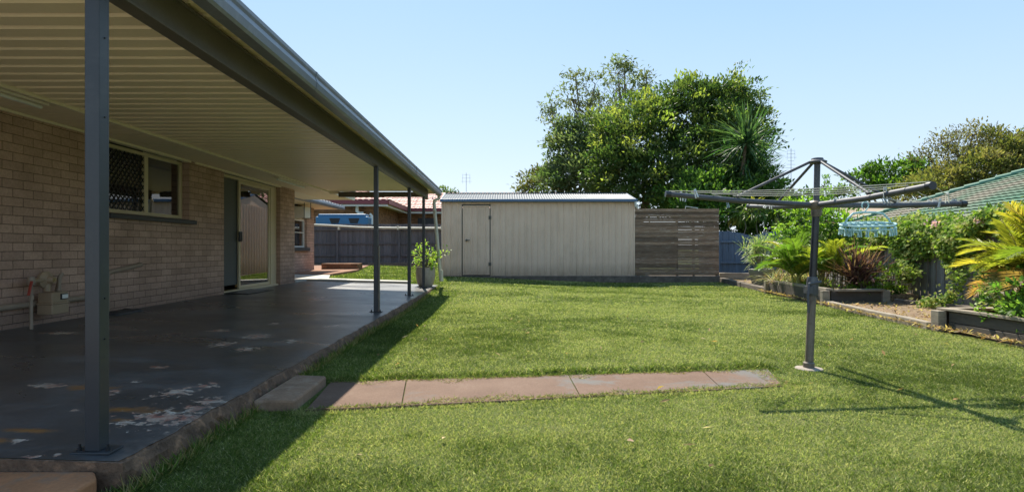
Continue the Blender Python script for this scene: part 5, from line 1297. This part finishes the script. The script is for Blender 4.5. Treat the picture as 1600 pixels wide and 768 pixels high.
mb.tube([(cx - .05, HY - .04, .72), (cx - .07, HY - .06, .62), (cx - .065, HY - .06, .48)], .010, 8); mb.tube([(cx - .05, HY - .03, .72), (cx + .05, HY - .05, .74)], .012, 8)
mb.build('winder', mt['hoist'], hr, True)
mb = MB(); mb.lathe((HX, HY, HZ - .10), [(.036, 0), (.042, .02), (.042, .06), (.06, .08), (.062, .12), (.045, .135)], 16); mb.build('hub', mt['hoist_tan'], hr, True)
mb = MB(); topz = EYE + 139 * HY / F; mb.tube([(HX, HY, HZ), (HX + .008, HY, topz - .02)], .024, 12); mb.build('mast', mt['hoist'], hr, True)
mb = MB(); mb.lathe((HX + .008, HY, topz - .035), [(.055, 0), (.075, .008), (.075, .018), (.05, .03), (.045, .045), (.02, .05)], 16); mb.build('crown_cap', mt['hoist'], hr, True)
aL = 1.28; th = math.radians(1.3); ct, st_ = math.cos(th), math.sin(th)
tips = []
for (dx, dy, H) in ((-ct, -st_, .46), (st_, -ct, .394), (ct, st_, .383), (-st_, ct, .453)):
    t = Vector((HX + dx * aL, HY + dy * aL, EYE + H)); tips.append(t)
    h0 = Vector((HX + dx * .04, HY + dy * .04, HZ)); mb = MB(); mb.tube([h0, h0.lerp(t, .5) - Vector((0, 0, .012)), t], [.023, .023, .022], 12)
    ar = mb.build('arm', mt['hoist'], hr, True)
    d = (t - h0).normalized(); mb = MB(); mb.tube([t - d * .03, t + d * .012], .027, 12); mb.build('end_cap', mt['hoist_dark'], ar, True)
    m_ = h0.lerp(t, .52) + Vector((0, 0, .02)); mb = MB(); mb.tube([(HX + dx * .05, HY + dy * .05, topz - .02), m_], .012, 10); mb.build('strut', mt['hoist'], hr, True)
def cord_pt(i, s, u):
    h = Vector((HX, HY, HZ)); a = h.lerp(tips[i], s) + Vector((0, 0, .028)); b = h.lerp(tips[(i + 1) % 4], s) + Vector((0, 0, .028))
    p = a.lerp(b, u); p.z -= 4 * u * (1 - u) * .022 * s; return p
for s in (.56, .70, .84, .985):
    mb = MB()
    for i in range(4): mb.tube([cord_pt(i, s, k / 10) for k in range(11)], .003, 5)
    mb.build('line', mt['cord'], hr, True)
mb = MB(); mb.lathe((BX, HY, -.03), [(.13, 0), (.115, .035), (.08, .042)], 9)
tag(mb.build('concrete_footing', mt['concrete'], bevel=.005), 'small round concrete footing around the clothesline pole in the grass', 'footing')
# pegs
def make_peg(mat):
    r = thing('clothes_peg', 'x', 'clothes peg', (0, 0, 0), 'pegs clipped on the clothesline')
    for s in (-1, 1):
        mb = MB(); mb.hexa([(s * .002, -.006, .018), (s * .008, -.006, .018), (s * .008, .006, .018), (s * .002, .006, .018), (s * .010 - .003, -.006, -.06), (s * .010 + .004, -.006, -.06), (s * .010 + .004, .006, -.06), (s * .010 - .003, .006, -.06)])
        mb.build('leg', mat, r)
    mb = MB(); mb.tube([(0, -.009, 0), (0, .009, 0)], .006, 8); mb.build('spring', mt['antenna'], r)
    return r
protos = [make_peg(mt['peg_white']), make_peg(mt['peg_grey'])]
used = [0, 0]
pegs = [(1064, 3, .985, 0), (1072, 3, .985, 1), (1087, 0, .985, 0), (1136, 3, .985, 1), (1199, 3, .56, 0), (1205, 3, .56, 0), (1237, 2, .84, 1), (1262, 2, .84, 0), (1346, 2, .70, 1), (1378, 1, .56, 1), (1385, 1, .56, 1), (1396, 0, .70, 0), (1402, 2, .84, 1), (1422, 2, .84, 0), (1451, 2, .985, 0), (1458, 2, .985, 0), (1463, 2, .985, 1), (1474, 1, .84, 0), (1480, 1, .985, 0), (1488, 2, .985, 1), (1492, 2, .985, 1)]
ords = ['first', 'second', 'third', 'fourth', 'fifth', 'sixth', 'seventh', 'eighth', 'ninth', 'tenth', 'eleventh', 'twelfth', 'thirteenth', 'fourteenth', 'fifteenth', 'sixteenth', 'seventeenth', 'eighteenth', 'nineteenth', 'twentieth', 'twenty-first']
pegs.sort(key=lambda q: q[0])
for k, (px, i, s, c) in enumerate(pegs):
    best = min((abs(VX + F * cord_pt(i, s, u).x / cord_pt(i, s, u).y - px), u) for u in [j / 200 for j in range(4, 197)])[1]
    p = cord_pt(i, s, best); src = protos[c]
    if not used[c]: o = src; used[c] = 1
    else:
        o = src.copy(); col.objects.link(o)
        for ch in src.children: q = ch.copy(); col.objects.link(q); q.parent = o
    o.location = p; o.rotation_euler = (random.uniform(-.4, .4), random.uniform(-.45, .45), random.uniform(-.7, .7))
    o['label'] = '%s clothes peg, the %s from the left on the clothesline' % ('white' if c == 0 else 'grey blue', ords[k])
# sock airer
ac_ = Vector((3.02, 4.78, EYE + .20)); hk = Vector((3.0, 4.78, EYE + .385))
sr = thing('peg_airer', 'pale blue plastic sock airer hanging under the clothesline arm', 'airer', tuple(hk))
mb = MB(); pts = []
for k in range(11):
    a = -.9 + k * (PI * 1.45) / 10; pts.append((hk.x + .028 * math.cos(a + .2), hk.y, hk.z + .0 - .028 + .03 * math.sin(a + .2)))
mb.tube([(hk.x - .005, hk.y, ac_.z + .095), (hk.x - .004, hk.y, hk.z - .08), (hk.x + .012, hk.y, hk.z - .06)] + pts, .005, 8)
mb.build('hook', mt['pale_blue'], sr, True)
def oval(t, zz=0, sx=.20, sy=.12):
    c, s = math.cos(t), math.sin(t); e = .6
    return Vector((ac_.x + sx * math.copysign(abs(c) ** e, c), ac_.y + sy * math.copysign(abs(s) ** e, s), ac_.z + zz + .035 * c * 0 + .022 * s + .01 * c))
mb = MB(); mb.tube([oval(2 * PI * k / 40) for k in range(41)], .008, 8, False); mb.tube([oval(2 * PI * k / 40, -.028) for k in range(41)], .006, 8, False)
for k in range(-2, 3): mb.tube([(ac_.x + k * .065, ac_.y - .115, ac_.z - .02), (ac_.x + k * .065, ac_.y + .115, ac_.z + .02)], .005, 6)
mb.tube([(ac_.x - .2, ac_.y, ac_.z), (ac_.x + .2, ac_.y, ac_.z + .01)], .006, 6)
mb.build('frame', mt['pale_blue'], sr, True)
mb = MB(); mb.tube([(ac_.x - .185, ac_.y, ac_.z + .01), (ac_.x - .17, ac_.y, ac_.z + .045), (ac_.x - .12, ac_.y, ac_.z + .09), (ac_.x - .05, ac_.y, ac_.z + .10), (ac_.x + .06, ac_.y, ac_.z + .10), (ac_.x + .13, ac_.y, ac_.z + .088), (ac_.x + .175, ac_.y, ac_.z + .045), (ac_.x + .19, ac_.y, ac_.z + .01)], .0085, 8)
mb.build('handle', mt['pale_blue'], sr, True)
for k in range(20):
    t = 2 * PI * k / 20 + .1; p = oval(t) if k % 3 else oval(t, 0, .12, .06); mb = MB(); w_ = .009
    mb.tube([p + Vector((0, 0, -.0)), p + Vector((0, 0, -.035))], .003, 5)
    for s in (-1, 1): mb.hexa([(p.x + s * .001, p.y - w_, p.z - .03), (p.x + s * .007, p.y - w_, p.z - .03), (p.x + s * .007, p.y + w_, p.z - .03), (p.x + s * .001, p.y + w_, p.z - .03), (p.x + s * .009 - .002, p.y - w_, p.z - .085), (p.x + s * .009 + .004, p.y - w_, p.z - .085), (p.x + s * .009 + .004, p.y + w_, p.z - .085), (p.x + s * .009 - .002, p.y + w_, p.z - .085)])
    mb.build('peg', mt['pale_blue'], sr)
print('objects', len(bpy.data.objects))
